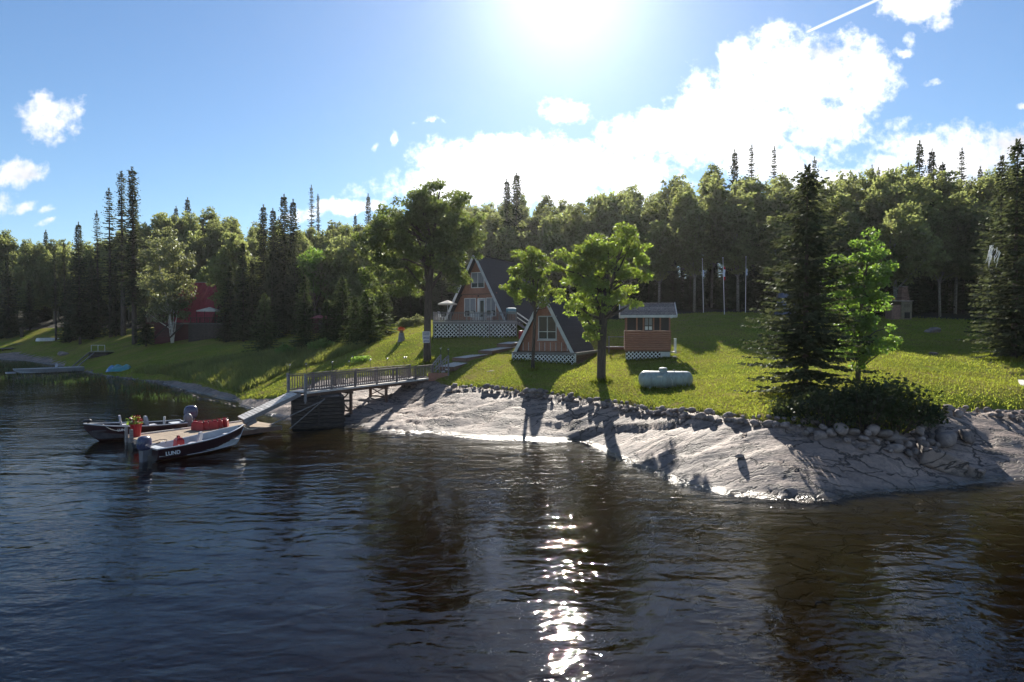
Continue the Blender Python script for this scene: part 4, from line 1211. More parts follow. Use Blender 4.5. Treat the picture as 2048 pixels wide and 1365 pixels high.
# side stair with white handrails
for i in range(6):
    MB().box((DW + 0.15 + i*0.27, 1.6, dz - 0.12 - i*0.19), (0.28, 1.1, 0.04)).build('stair_tread', WOOD_PALE, deck)
for yy in (1.05, 2.15):
    MB().beam((DW, yy, dz+0.85), (DW+1.6, yy, dz-0.25), 0.06, 0.1).build('handrail', WHITE, deck)
    MB().beam((DW, yy, dz+0.42), (DW+1.6, yy, dz-0.68), 0.05, 0.07).build('handrail', WHITE, deck)
    MB().beam((DW, yy, dz-0.1), (DW+1.6, yy, dz-1.2), 0.05, 0.22).build('stringer', WOOD_GREY, deck)
    MB().box((DW+1.55, yy, dz-0.6), (0.09, 0.09, 1.1)).build('newel_post', WOOD_GREY, deck)
def on_deck(x, y, z=0.0):
    c, s = math.cos(ang), math.sin(ang)
    return (A[0] + x*c - y*s, A[1] + x*s + y*c, gb + dz + z)
# things on the deck
t = thing('patio_umbrella', 'open beige patio umbrella at the left end of the large deck', 'umbrella', on_deck(1.15, 2.2), 0.3)
def umbrella(t, h, r, hh, mat, sides=8):
    b = [(r*math.cos(6.283*i/sides), r*math.sin(6.283*i/sides), h) for i in range(sides)]
    m = MB()
    m.add(b + [(0, 0, h+hh)] + [(x, y, z-0.12) for x, y, z in b] + [(0, 0, h+hh-0.03)],
          [(i, (i+1) % sides, sides) for i in range(sides)] + [(sides+1+(i+1) % sides, sides+1+i, 2*sides+1) for i in range(sides)] + [((i+1) % sides, i, sides+1+i, sides+1+(i+1) % sides) for i in range(sides)])
    m.build('canopy', mat, t)
    MB().tube([(0, 0, 0), (0, 0, h+hh)], 0.025, 8).build('pole', METAL, t)
    ribs = MB()
    for x, y, z in b: ribs.beam((0, 0, h+hh-0.06), (x*0.97, y*0.97, z-0.02), 0.02, 0.02)
    ribs.build('rib', METAL, t)
    MB().lathe([(0.28, 0), (0.28, 0.06), (0.05, 0.12)], (0, 0, 0.0), 12).build('base', BLACK, t)
umbrella(t, 1.75, 0.95, 0.34, UMB)
def chair(mat):
    t = thing('deck_chair', 'chair', 'chair')
    MB().box((0, 0, 0.42), (0.48, 0.46, 0.05)).build('seat', mat, t)
    MB().hexa([(-0.24, 0.20, 0.44), (0.24, 0.20, 0.44), (0.24, 0.25, 0.44), (-0.24, 0.25, 0.44), (-0.22, 0.32, 0.95), (0.22, 0.32, 0.95), (0.22, 0.36, 0.95), (-0.22, 0.36, 0.95)]).build('backrest', mat, t)
    lm = MB().box((0, 0, 0.21), (0.05, 0.05, 0.42)).me('leg', mat)
    for x in (-0.2, 0.2):
        for y in (-0.19, 0.19): obj('leg', lm, t, (x, y, 0))
        MB().box((x*1.2, 0, 0.62), (0.05, 0.46, 0.03)).build('armrest', mat, t)
    return t
ch = chair(WHITE)
for i, (x, y, rz, lab) in enumerate(((3.75, 1.3, 2.6, 'white plastic chair left of the round deck table'), (5.25, 1.2, -1.9, 'white plastic chair right of the round deck table by the door'), (4.1, 2.3, 0.4, 'white plastic chair behind the round deck table'), (0.7, 1.2, 1.2, 'white plastic chair under the beige umbrella'))):
    o = ch if i == 0 else copy_tree(ch)
    o.location = on_deck(x, y); o.rotation_euler = (0, 0, rz); tag(o, lab, 'chair', 'white deck chairs')
t = thing('deck_table', 'round white table on the deck in front of the cabin windows', 'table', on_deck(4.5, 1.45))
MB().lathe([(0.55, 0.70), (0.57, 0.73), (0.0, 0.735)], n=18).build('table_top', WHITE, t)
lm = MB().tube([(0, 0, 0), (0, 0, 0.7)], 0.03, 7).me('leg', WHITE)
for i in range(4): obj('leg', lm, t, (0.36*math.cos(i*1.57+.7), 0.36*math.sin(i*1.57+.7), 0))
TEAL = M('teal vinyl cover', (0.16, 0.30, 0.34), (0.12, 0.23, 0.27), 4, 0.5)
t = thing('barbecue_grill', 'covered barbecue with teal lid at the right corner of the deck', 'grill', on_deck(DW-0.55, 0.75))
MB().box((0, 0, 0.42), (0.75, 0.5, 0.75)).build('cart', WOOD_BROWN, t)
MB().lathe([(0.30, -0.48), (0.36, -0.3), (0.37, 0.3), (0.30, 0.48)], (0, 0, 0.95), 14, 'x').build('lid', TEAL, t)
MB().beam((-0.3, -0.40, 0.95), (0.3, -0.40, 0.95), 0.04, 0.04).build('handle', METAL, t)
t = thing('water_barrel', 'red drum standing by the deck stair of the large cabin', 'barrel', K(1043, 672, 57.2))
t.location.z = G(t.location.x, t.location.y)
MB().lathe([(0.27, 0), (0.29, 0.03), (0.29, 0.4), (0.30, 0.42), (0.29, 0.44), (0.29, 0.82), (0.27, 0.85)], n=16).build('drum', RED_PLASTIC, t)
MB().lathe([(0.25, 0.851), (0.05, 0.87)], n=16).build('lid', BLACK, t)

# ---- small A-frame cabin
sc_ = K(1090, 703, 47.5)
gb2 = 3.05
small = thing('a_frame_cabin', 'small A-frame cabin with white lattice skirt and one large window', 'cabin', (sc_[0], sc_[1], gb2), -R(23))
f2 = sc_[2] - gb2
w2, h2, l2 = 2.28, 4.25, 5.6
gable_house(small, w2, h2, l2, f2, 0.42, SHINGLE, TRIM, 13, 0.12)
before = set(small.children)
n = 20
for i in range(n):
    bw = 2*w2/n
    xa, xb = -w2 + i*bw + 0.006, -w2 + (i+1)*bw - 0.006
    ta, tb = h2*(1-abs(xa)/w2), h2*(1-abs(xb)/w2)
    for z0, z1, yo in ((0.02, 0.72, 0.0), (0.74, 9, 0.03)):
        a_, b_ = min(ta, z1), min(tb, z1)
        if max(a_, b_) < z0 + 0.05: continue
        a_, b_ = max(a_, z0), max(b_, z0)
        MB().hexa([(xa, yo-0.02, z0), (xb, yo-0.02, z0), (xb, yo+0.025, z0), (xa, yo+0.025, z0), (xa, yo-0.02, a_), (xb, yo-0.02, b_), (xb, yo+0.025, b_), (xa, yo+0.025, a_)]).build('siding_board', SIDING, small)
    if i and i % 2 == 0 and abs(xa) < w2*0.82:
        MB().box((xa-0.006, -0.035, 0.36), (0.035, 0.03, 0.66)).build('batten', TRIM, small)
window(small, -0.52, 0.92, 0.95, 2.72, -0.01, 2, TRIM, False, 0.58, 0.07)
MB().box((0.2, -0.06, 0.86), (1.62, 0.14, 0.07)).build('window_sill', TRIM, small)
for c in set(small.children) - before: c.location.z += f2
# platform and skirt
pw0, pw1 = -2.55, 2.68
MB().box(((pw0+pw1)/2, 2.6, f2-0.13), (pw1-pw0, 6.3, 0.1)).build('platform', WOOD_GREY, small)
MB().box(((pw0+pw1)/2, -0.57, f2-0.15), (pw1-pw0+0.06, 0.05, 0.2)).box((pw1+0.02, 2.6, f2-0.15), (0.05, 6.3, 0.2)).box((pw0-0.02, 2.6, f2-0.15), (0.05, 6.3, 0.2)).build('rim_board', WOOD_GREY, small)
lattice(MB(), pw0, pw1, -0.12, f2-0.24, -0.54, 0.31, 0.06).build('lattice_panel', LATTICE, small)
MB().box(((pw0+pw1)/2, -0.42, f2*0.35), (pw1-pw0-0.1, 0.02, f2)).box((pw1-0.12, 2.6, f2*0.4), (0.02, 6.0, f2)).build('skirt_shade_sheet', DARK, small)  # dark sheets imitate the shade behind the small cabin's lattice
lm = lattice(MB(), 0.0, 6.2, 0.0, f2-0.25, 0.0, 0.31, 0.06)
lo = lm.build('lattice_panel', WOOD_BROWN, small); lo.rotation_euler = (0, 0, math.pi/2); lo.location = (pw1-0.02, -0.5, -0.02)
for xx in (pw0+0.05, pw0+1.35, pw1-0.05):
    MB().box((xx, -0.56, f2/2-0.2), (0.11, 0.08, f2+0.1)).build('skirt_post', TRIM, small)

# ---- gazebo
gc = K(1294, 722, 47.0)
gz0 = gc[2]
gaz = thing('gazebo', 'small log sided gazebo with grey shingled roof and screened upper walls', 'gazebo', (gc[0], gc[1], gz0), -R(9))
k47 = 47.0/F_PX
gw, gd = 3.35, 2.7         # width and depth
x0g, x1g = -1.62, 1.73
zf = 0.78
MB().box((0.05, gd/2, zf-0.06), (gw, gd, 0.1)).build('floor', WOOD_BROWN, gaz)
lattice(MB(), x0g, x1g-0.75, 0.02, zf-0.08, -0.02, 0.29, 0.056).build('lattice_panel', LATTICE, gaz)
MB().box((x1g-0.36, -0.01, zf/2-0.02), (0.72, 0.03, zf-0.1)).build('skirt_panel', TRIM, gaz)
MB().box((0.05, 0.08, zf/2-0.1), (gw-0.1, 0.02, zf)).build('skirt_shade_sheet', DARK, gaz)  # dark sheet in place of shade below the gazebo floor
MB().box((0.05, -0.02, zf-0.04), (gw+0.04, 0.04, 0.09)).build('rim_board', WOOD_BROWN, gaz)
nb_ = 9
hb = 1.52/nb_
for i in range(nb_):
    z = zf + 0.02 + i*hb
    for nm, a, b in (('f', (x0g, 0), (x1g, 0)), ('r', (x1g, 0.03), (x1g, gd)), ('l', (x0g, 0.03), (x0g, gd)), ('b', (x0g, gd), (x1g, gd))):
        MB().tube([(a[0], a[1], z+hb/2), (b[0], b[1], z+hb/2)], hb*0.54, 8).build('log_siding', SIDING, gaz)
zt = zf + 1.55
for x in (x0g+0.05, -0.78, -0.28, 0.48, 0.98, x1g-0.05):
    for y in (0.0, gd):
        MB().box((x, y, zt+0.52), (0.11, 0.1, 1.04)).build('post', SIDING, gaz)
for y in (0.9, 1.8):
    for x in (x0g+0.02, x1g-0.02): MB().box((x, y, zt+0.52), (0.1, 0.1, 1.04)).build('post', SIDING, gaz)
SCREEN = M('dark insect screen', (0.045, 0.042, 0.045), rough=0.9)
for a, b in ((x0g+0.1, -0.84), (-0.72, -0.34), (0.54, 0.92), (1.04, x1g-0.1)):
    MB().box(((a+b)/2, 0.03, zt+0.52), (b-a, 0.015, 1.0)).build('screen', SCREEN, gaz)
for a, b in ((0.06, 0.85), (0.96, 1.74), (1.86, gd-0.06)):
    MB().box((x1g-0.02, (a+b)/2, zt+0.52), (0.015, b-a, 1.0)).build('screen', SCREEN, gaz)
    MB().box((x0g+0.02, (a+b)/2, zt+0.52), (0.015, b-a, 1.0)).build('screen', SCREEN, gaz)
window(gaz, -0.20, 0.40, zt+0.02, zt+0.98, 0.0, 2, WOOD_DARK, True, 0.36, 0.06)
for x in (-0.05, 0.25): MB().box((x, -0.012, zt+0.18), (0.22, 0.01, 0.26)).build('painted_daylight', WHITE, gaz)  # white panels painted as daylight coming through from the back window
MB().box((0.05, 0, zt+1.10), (gw+0.06, 0.14, 0.2)).box((0.05, gd, zt+1.10), (gw+0.06, 0.14, 0.2)).build('wall_plate', SIDING, gaz)
rh, oh = 1.02, 0.42
zr = zt + 1.14
for sd in (0, 1):
    y_e, y_r = (-oh, gd/2) if sd == 0 else (gd+oh, gd/2)
    n = 9
    for i in range(n):
        t0, t1 = i/n, (i+1)/n + 0.02
        ya, yb = y_e + (y_r-y_e)*t0, y_e + (y_r-y_e)*t1
        za, zb = zr + rh*t0, zr + rh*t1
        xs = x0g - 0.42
        nsh = 14
        me_ = MB()
        wd = (x1g + 0.42 - xs)/nsh
        rg = random.Random(i*7+sd)
        for j in range(nsh):
            w_ = wd - 0.015
            xx = xs + wd*(j + 0.5)
            me_.hexa([(xx-w_/2, ya, za), (xx+w_/2, ya, za), (xx+w_/2, yb, zb), (xx-w_/2, yb, zb)] + [(xx-w_/2, ya, za+0.05+rg.uniform(0, .015)), (xx+w_/2, ya, za+0.05+rg.uniform(0, .015)), (xx+w_/2, yb, zb+0.025), (xx-w_/2, yb, zb+0.025)])
        me_.build('shingle_course', SHINGLE_GREY, gaz)
    MB().beam((x0g-0.45, y_e, zr-0.05), (x1g+0.45, y_e, zr-0.05), 0.04, 0.2).build('fascia', TRIM, gaz)
    for x in (x0g-0.46, x1g+0.46):
        MB().beam((x, y_e, zr-0.02), (x, y_r, zr+rh-0.02), 0.05, 0.22, (0, 0, 1)).build('bargeboard', WHITE, gaz)
for x in (x0g, x1g):
    MB().add([(x-0.02, 0, zr-0.02), (x-0.02, gd, zr-0.02), (x-0.02, gd/2, zr+rh-0.2), (x+0.02, 0, zr-0.02), (x+0.02, gd, zr-0.02), (x+0.02, gd/2, zr+rh-0.2)], [(2,1,0),(3,4,5),(0,1,4,3),(1,2,5,4),(2,0,3,5)]).build('gable_end', SIDING, gaz)
MB().beam((x0g-0.45, gd/2, zr+rh+0.03), (x1g+0.45, gd/2, zr+rh+0.03), 0.22, 0.05).build('ridge_cap', SHINGLE_GREY, gaz)
# little side landing with white post
for x, y in ((x1g+0.42, 0.1), (x1g+0.42, 0.9)):
    MB().box((x, y, zf+0.35), (0.1, 0.1, 1.1)).build('newel_post', WHITE, gaz)
MB().beam((x1g+0.42, 0.05, zf+0.92), (x1g+0.42, 0.95, zf+0.92), 0.14, 0.05).build('handrail', WHITE, gaz)
MB().box((x1g+0.28, 0.5, zf-0.1), (0.45, 1.0, 0.06)).build('landing', WOOD_PALE, gaz)
MB().box((x1g+0.3, 0.3, zf-0.45), (0.4, 0.8, 0.05)).build('step', WOOD_PALE, gaz)
# ramp rail between small cabin and gazebo
t = thing('foot_bridge', 'low plank walkway with handrail between the small cabin and the gazebo', 'walkway', K(1216, 694, 52))
t.location.z = G(t.location.x, t.location.y)
for i in range(9): MB().box((i*0.17, 0, 0.55), (0.15, 1.1, 0.04)).build('plank', WOOD_PALE, t)
for x in (0, 1.4): MB().box((x, -0.5, 0.7), (0.09, 0.09, 1.5)).build('post', WOOD_GREY, t)
MB().beam((-0.1, -0.5, 1.4), (1.5, -0.5, 1.4), 0.08, 0.06).build('handrail', WOOD_GREY, t)
for y in (-0.45, 0.45): MB().beam((-0.1, y, 0.42), (1.5, y, 0.42), 0.06, 0.18).build('stringer', WOOD_BROWN, t)

# ---- red cabin among the trees
rc = K(405, 645, 92)
rg_ = G(rc[0], rc[1])
red = thing('red_cabin', 'barn red cabin with steep red metal roof half hidden by trees', 'cabin', (rc[0], rc[1], rg_), R(6))
k = 92/F_PX
def cb(px, py): return ((px-405)*k, CAM_H + (HZ-py)*k - rg_)
x0_, _ = cb(300, 650); x1_, _ = cb(455, 650)
zfl = cb(0, 648)[1]; zev = cb(0, 645)[1]; zrg = cb(0, 563)[1]
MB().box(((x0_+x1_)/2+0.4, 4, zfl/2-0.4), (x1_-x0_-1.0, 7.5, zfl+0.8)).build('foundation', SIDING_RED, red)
# steep roof facing the lake, in ribbed sheets
xl, xr = cb(352, 0)[0], cb(436, 0)[0]
nsheet = 9
for i in range(nsheet):
    xa, xb = xl + (xr-xl)*i/nsheet, xl + (xr-xl)*(i+1)/nsheet - 0.012
    m = MB().hexa([(xa-0.75, -1.0, zev), (xb-0.75, -1.0, zev), (xb-0.75, -0.9, zev-0.05), (xa-0.75, -0.9, zev-0.05), (xa, 3.2, zrg), (xb, 3.2, zrg), (xb, 3.3, zrg-0.05), (xa, 3.3, zrg-0.05)])
    for q in (0.25, 0.75):
        xm = xa + (xb-xa)*q
        m.beam((xm-0.75, -1.02, zev+0.03), (xm, 3.18, zrg+0.03), 0.07, 0.05, (0, -1, 0.5))
    m.build('roof_sheet', RED_ROOF, red)
MB().hexa([(xl-0.75, 7.5, zev), (xr-0.75, 7.5, zev), (xr-0.75, 7.4, zev-0.05), (xl-0.75, 7.4, zev-0.05), (xl, 3.25, zrg), (xr, 3.25, zrg), (xr, 3.2, zrg-0.05), (xl, 3.2, zrg-0.05)]).build('rear_roof', RED_ROOF, red)
MB().beam((xl-0.1, 3.2, zrg+0.06), (xr+0.1, 3.2, zrg+0.06), 0.25, 0.06).build('ridge_cap', TRIM, red)
MB().box((cb(428, 0)[0], 3.0, zrg+0.15), (0.4, 0.4, 0.7)).build('chimney', METAL, red)
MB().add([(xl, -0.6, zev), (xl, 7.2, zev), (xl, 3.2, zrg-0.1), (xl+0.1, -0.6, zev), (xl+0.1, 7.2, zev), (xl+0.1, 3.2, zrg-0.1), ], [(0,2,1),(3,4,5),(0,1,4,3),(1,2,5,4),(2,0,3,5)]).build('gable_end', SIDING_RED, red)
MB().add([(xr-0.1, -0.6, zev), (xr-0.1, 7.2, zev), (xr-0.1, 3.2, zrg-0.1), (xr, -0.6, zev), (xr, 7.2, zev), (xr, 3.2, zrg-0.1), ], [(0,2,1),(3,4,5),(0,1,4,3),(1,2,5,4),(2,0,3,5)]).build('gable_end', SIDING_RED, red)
# wing walls: glazed room at left and the deck room at right
za = cb(0, 625)[1]
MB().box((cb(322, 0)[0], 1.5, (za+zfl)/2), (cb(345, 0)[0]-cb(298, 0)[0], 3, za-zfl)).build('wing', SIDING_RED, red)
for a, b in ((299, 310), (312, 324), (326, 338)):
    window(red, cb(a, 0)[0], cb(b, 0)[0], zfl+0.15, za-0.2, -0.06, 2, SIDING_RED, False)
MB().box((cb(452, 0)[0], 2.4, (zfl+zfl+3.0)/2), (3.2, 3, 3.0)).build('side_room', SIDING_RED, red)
window(red, cb(448, 0)[0], cb(464, 0)[0], cb(0, 640)[1], cb(0, 621)[1], 0.84, 2, TRIM, True)
# deck, stairs, railing
xd0, xd1 = cb(358, 0)[0], cb(470, 0)[0]
for i in range(14): MB().box(((xd0+xd1)/2, -3.4 + i*0.18, zfl-0.03), (xd1-xd0, 0.17, 0.05)).build('deck_plank', WOOD_GREY, red)
for i in range(10):
    xx = cb(396, 0)[0] + i*(xd1-cb(396, 0)[0])/10
    MB().box((xx+0.28, -3.42, zfl/2-0.4), (0.54, 0.04, zfl+0.7)).build('skirt_board', WOOD_DARK, red)
railing(red, (cb(400, 0)[0], -3.4, zfl), (xd1, -3.4, zfl), 0.9, 0.22, WOOD_DARK, posts=5)
for i in range(9):
    MB().box((cb(374 - i*1.2, 0)[0], -3.6 - i*0.26, zfl-0.18-i*0.2), (2.0, 0.28, 0.05)).build('stair_tread', WOOD_DARK, red)
for sg in (-1, 1):
    MB().beam((cb(374, 0)[0]+sg*1.02, -3.5, zfl-0.1), (cb(363, 0)[0]+sg*1.02, -5.9, zfl-2.0), 0.05, 0.25).build('stringer', WOOD_DARK, red)
t = thing('canopy_tent', 'beige topped canopy over the deck of the red cabin', 'canopy', K(420, 650, 89.8))
t.location.z = rg_ + zfl
tz = CAM_H + (HZ-622)*89.8/F_PX - t.location.z
b_ = [(-1.4, -1.2, tz), (1.4, -1.2, tz), (1.4, 1.2, tz), (-1.4, 1.2, tz)]
MB().add(b_ + [(0, 0, tz+0.55)] + [(x, y, z-0.14) for x, y, z in b_], [(0,1,4),(1,2,4),(2,3,4),(3,0,4),(1,0,5,6),(2,1,6,7),(3,2,7,8),(0,3,8,5)]).build('canopy', UMB, t)
pm2 = MB().tube([(0, 0, 0), (0, 0, tz)], 0.04, 6).me('leg', WOOD_DARK)
for x, y, z in b_: obj('leg', pm2, t, (x*0.97, y*0.97, 0))
# red roofed shed behind the young spruces
p = at(640, 79)
t = thing('red_shed', 'small shed with low red roof glimpsed between young spruces', 'shed', p)
zz = CAM_H + (HZ-637)*79/F_PX - p[2]
MB().box((0, 1.0, zz/2-0.2), (2.0, 1.8, zz+0.4)).build('wall', SIDING_RED, t)
MB().add([(-1.3, -0.1, zz), (1.3, -0.1, zz), (1.3, 2.1, zz), (-1.3, 2.1, zz), (-0.6, 1, zz+0.42), (0.6, 1, zz+0.42)], [(3,2,1,0),(0,1,5,4),(1,2,5),(2,3,4,5),(3,0,4)]).build('roof', M('faded red roof', (0.42, 0.16, 0.16), (0.34, 0.11, 0.12), 3, 0.5), t)
MB().box((0.2, 0.08, zz*0.4), (0.8, 0.05, zz*0.8)).build('door', WOOD_DARK, t)

# ---- brick fireplace
p = hit(1808, 642)
t = thing('brick_fireplace', 'outdoor brick fireplace with tapering chimney at the back of the right lawn', 'fireplace', p, R(8))
k = p[1]/F_PX
BRICK = M('weathered brick', (0.20, 0.12, 0.09), (0.13, 0.085, 0.07), 6, 0.85, 0.004, vary=0.3)
PLASTER = M('painted plaster', (0.19, 0.16, 0.10), (0.13, 0.115, 0.085), 3, 0.8)
MB().box((0.28, 0.5, 0.98), (24*k*0.98, 1.0, 1.95)).build('hearth', PLASTER, t)
MB().box((-0.85, 0.5, 0.8), (1.0, 0.9, 1.6)).build('bench', BRICK, t)
MB().box((-0.2, 0.45, 2.02), (2.3, 1.15, 0.1)).build('slab', STONE, t)
zc = 2.07
for i in range(12):
    f = i/12
    w_ = 0.98 - 0.42*f
    for j in range(3):
        MB().box((0.28 + (j-1)*w_/3 + (0.03 if i % 2 else -0.03), 0.5, zc + 0.06 + i*0.115), (w_/3-0.012, 0.7*(1-0.3*f), 0.105)).build('brick', BRICK, t)
MB().box((0.28, 0.5, zc+1.42), (0.66, 0.6, 0.08)).build('chimney_cap', STONE, t)
MB().box((0.35, -0.005, 0.55), (0.6, 0.02, 0.6)).build('firebox', DARK, t)
for i in range(5): MB().beam((0.02+i*0.13, -0.02, 1.35), (0.06+i*0.13, -0.02, 1.68), 0.03, 0.02, (0, 1, 0)).build('painted_reed', WOOD_DARK, t)
o = MB().lathe([(0.14, 0), (0.22, 0.06), (0.22, 0.22), (0.12, 0.3)], (p[0]-0.95, p[1]+0.35, p[2]+2.07), 12).build('red_pot', RED_PLASTIC, None, True)
tag(o, 'red pot standing on the side bench of the brick fireplace', 'pot')

# ---- flagpoles
FP = [(1407, 626, 520, 1404, 'leftmost of three white flagpoles before the wood'), (1449, 632, 518, 1445, 'middle white flagpole with a furled flag of red and white'), (1491, 628, 516, 1491, 'rightmost of three white flagpoles beside the lawn spruce')]
FLAG_R = M('red flag cloth', (0.45, 0.03, 0.04), rough=0.9); FLAG_W = M('white and blue flag cloth', (0.62, 0.66, 0.72), (0.40, 0.46, 0.62), 3, 0.9)
for i, (px, b, tp, txp, lab) in enumerate(FP):
    p = hit(px, b); k = p[1]/F_PX; h = (b-tp)*k
    t = thing('flagpole', lab, 'flagpole', p, 0, 'white flagpoles')
    dx_ = (txp-px)*k
    MB().tube([(0, 0, -0.2), (dx_*0.5, 0, h*0.5), (dx_, 0, h)], [0.042, 0.034, 0.022], 8).build('pole', WHITE, t)
    MB().lathe([(0.01, 0), (0.06, 0.04), (0.06, 0.1), (0.01, 0.14)], (dx_, 0, h), 8).build('finial', WHITE, t)
    zf0 = h*(0.62 if i == 1 else 0.68); zf1 = h*(0.86 if i == 1 else 0.80)
    for m_, s0, s1 in (((FLAG_R, 0.0, 0.22), (FLAG_W, 0.22, 0.75), (FLAG_R, 0.75, 1.0)) if i == 1 else ((FLAG_W, 0.0, 1.0),)):
        pts = []
        for q in np.linspace(s0, s1, 5):
            z = zf1 + (zf0-zf1)*q
            pts.append((dx_*0.8 + 0.10 + 0.03*math.sin(q*9), 0.02*math.cos(q*11), z))
        MB().tube(pts, [0.05 + 0.07*math.sin(math.pi*(s0 + (s1-s0)*j/4)*0.85+0.3) * (1.0 if i == 1 else 0.5) for j in range(5)], 7).build('flag', m_, t)

# ---- propane tank
pt = hit(1331, 781); k = pt[1]/F_PX
t = thing('propane_tank', 'grey green horizontal propane tank on the lawn before the gazebo', 'tank', pt, -R(6))
TANK = M('pale grey green tank paint', (0.30, 0.37, 0.37), (0.22, 0.26, 0.25), 1.6, 0.42, spec=0.5, stretch=(3, 3, 0.7))
r_ = 0.50; Lh = 107*k/2
prof = [(0.0, -Lh)] + [(r_*math.sin(a), -Lh + r_*0.72*(1-math.cos(a))) for a in np.linspace(0.15, math.pi/2, 8)]
prof += [(r_, x) for x in np.linspace(-Lh+r_*0.72, Lh-r_*0.72, 5)][1:-1]
prof += [(r_*math.sin(a), Lh - r_*0.72*(1-math.cos(a))) for a in np.linspace(math.pi/2, 0.15, 8)] + [(0.0, Lh)]
prof = [(max(a, 0.004), b) for a, b in prof]
MB().lathe(prof, (0, 0, 0.14+r_), 28, 'x').build('vessel', TANK, t, True)
MB().lathe([(0.24, 0), (0.24, 0.14), (0.25, 0.15), (0.25, 0.20), (0.20, 0.24), (0.06, 0.26)], (-0.15, 0, 0.1+2*r_), 18).build('dome', TANK, t)
for x in (-Lh*0.58, Lh*0.58):
    for y in (-0.28, 0.28): MB().box((x, y, 0.1), (0.16, 0.07, 0.34)).build('leg', TANK, t)
    MB().box((x, 0, -0.02), (0.4, 0.85, 0.1)).build('footing', STONE, t)
for x in (-Lh*0.6, 0.02, Lh*0.6): MB().lathe([(r_+0.002, -0.018), (r_+0.008, -0.01), (r_+0.008, 0.01), (r_+0.002, 0.018)], (x, 0, 0.14+r_), 28, 'x').build('weld_seam', TANK, t)
MB().tube([(-0.15, -0.22, 0.2+2*r_), (0.1, -0.3, 0.05+2*r_), (0.3, -r_-0.03, 0.14+r_), (0.35, -r_-0.05, 0.0)], 0.018, 6).build('gas_pipe', METAL, t)
MB().box((-Lh*0.25, -r_*0.93, 0.14+r_*1.3), (0.3, 0.02, 0.2)).build('data_plate', METAL, t)
MB().tube([(Lh*0.3, 0, 0.14+2*r_-.02), (Lh*0.3, 0, 0.14+2*r_+0.08)], 0.03, 6).build('valve', METAL, t)
# ------------------------------------------------------------------ walkway from the crib to the lawn
W0 = K(611, 782, 36.0); W1 = K(857, 760, 46.0)
zdk = 2.16
wang = math.atan2(W1[1]-W0[1], W1[0]-W0[0]); WL = float(np.hypot(*(W1-W0)[:2])); WW = 1.5
walk = thing('walkway', 'raised wooden walkway with grey baluster rails from the timber crib to the lawn', 'walkway', (W0[0], W0[1], 0.0), wang)
def wpt(x, y, z=zdk):
    c, s = math.cos(wang), math.sin(wang)
    return np.array((W0[0] + x*c - y*s, W0[1] + x*s + y*c, z))
def wloc(P):     # world to walkway local
    c, s = math.cos(wang), math.sin(wang)
    a, b = P[0]-W0[0], P[1]-W0[1]
    return np.array((a*c + b*s, -a*s + b*c, P[2]))
pm = MB().box((0, WW/2, 0), (0.135, WW, 0.04)).me('deck_plank', WOOD_PALE)
for i in range(int(WL/0.145)): obj('deck_plank', pm, walk, (0.07 + i*0.145, 0, zdk-0.02))
for y in (0.06, WW-0.06): MB().beam((0, y, zdk-0.17), (WL, y, zdk-0.17), 0.07, 0.24).build('stringer', WOOD_BROWN, walk)
MB().beam((0, -0.025, zdk-0.06), (WL, -0.025, zdk-0.06), 0.03, 0.10).build('rim_board', WOOD_PALE, walk)
RH = 0.98
bm_ = MB().box((0, 0, RH/2-0.03), (0.045, 0.045, RH-0.16)).me('baluster', WOOD_RAIL)
railing(walk, (0, 0.0, zdk), (WL*1.04, 0.0, zdk), RH, 0.19, WOOD_RAIL, bal_mesh=bm_, posts=7)
railing(walk, (0, WW, zdk), (WL*0.97, WW, zdk), RH, 0.19, WOOD_RAIL, bal_mesh=bm_, posts=7)
for y in (0.0, WW): MB().box((-0.02, y, zdk-0.1+0.3), (0.12, 0.12, 1.75)).build('end_post', WOOD_GREY, walk)
# trestles with crossed braces
for xf, b0 in ((0.315, 0), (0.60, 0)):
    x = WL*xf
    g0, g1 = [G(*wpt(x, y)[:2]) for y in (-0.02, WW+0.02)]
    for y, g in ((0.02, g0), (WW-0.02, g1)):
        MB().beam((x, y, g-0.15), (x, y, zdk-0.28), 0.15, 0.15).build('trestle_post', WOOD_BROWN, walk)
    lo, hi = max(g0, g1)+0.12, zdk-0.34
    MB().beam((x-0.09, 0.05, lo), (x-0.09, WW-0.05, hi), 0.04, 0.11, (1, 0, 0)).build('cross_brace', WOOD_BROWN, walk)
    MB().beam((x-0.12, 0.05, hi), (x-0.12, WW-0.05, lo), 0.04, 0.11, (1, 0, 0)).build('cross_brace', WOOD_BROWN, walk)
    MB().beam((x-0.05, -0.2, zdk-0.34), (x-0.05, WW+0.2, zdk-0.34), 0.12, 0.14).build('cap_beam', WOOD_BROWN, walk)
    MB().beam((x-0.05, 0, lo-0.04), (x-0.05, WW, lo-0.04), 0.06, 0.10).build('sill_beam', WOOD_BROWN, walk)
# landing and stair at the lawn end
Lc = [K(858, 759, 45.6), K(897, 756, 45.3)]
sx0, sx1 = K(860, 740, 46.4)[0], K(899, 738, 46.4)[0]
stair = thing('stair', 'short wooden stair with sloping handrails joining walkway and lawn path', 'stair', ((sx0), 45.6, zdk))
sw = sx1 - sx0
zt_ = K(900, 738, 46.5)[2] - zdk
MB().box((0.25, 0.75, -0.03), (0.9, 1.6, 0.06)).build('landing', WOOD_PALE, stair)
for i in range(4):
    MB().box((0.55 + i*0.27, 0.75, (i+1)*zt_/4 - 0.02), (0.29, 1.5, 0.04)).build('stair_tread', WOOD_PALE, stair)
    MB().box((0.43 + i*0.27, 0.75, (i+0.5)*zt_/4 - 0.02), (0.02, 1.45, zt_/4-0.03)).build('riser', WOOD_BROWN, stair)
MB().box((sw/2, -0.04, 0.12), (sw, 0.05, 0.62)).build('side_panel', SIDING, stair)
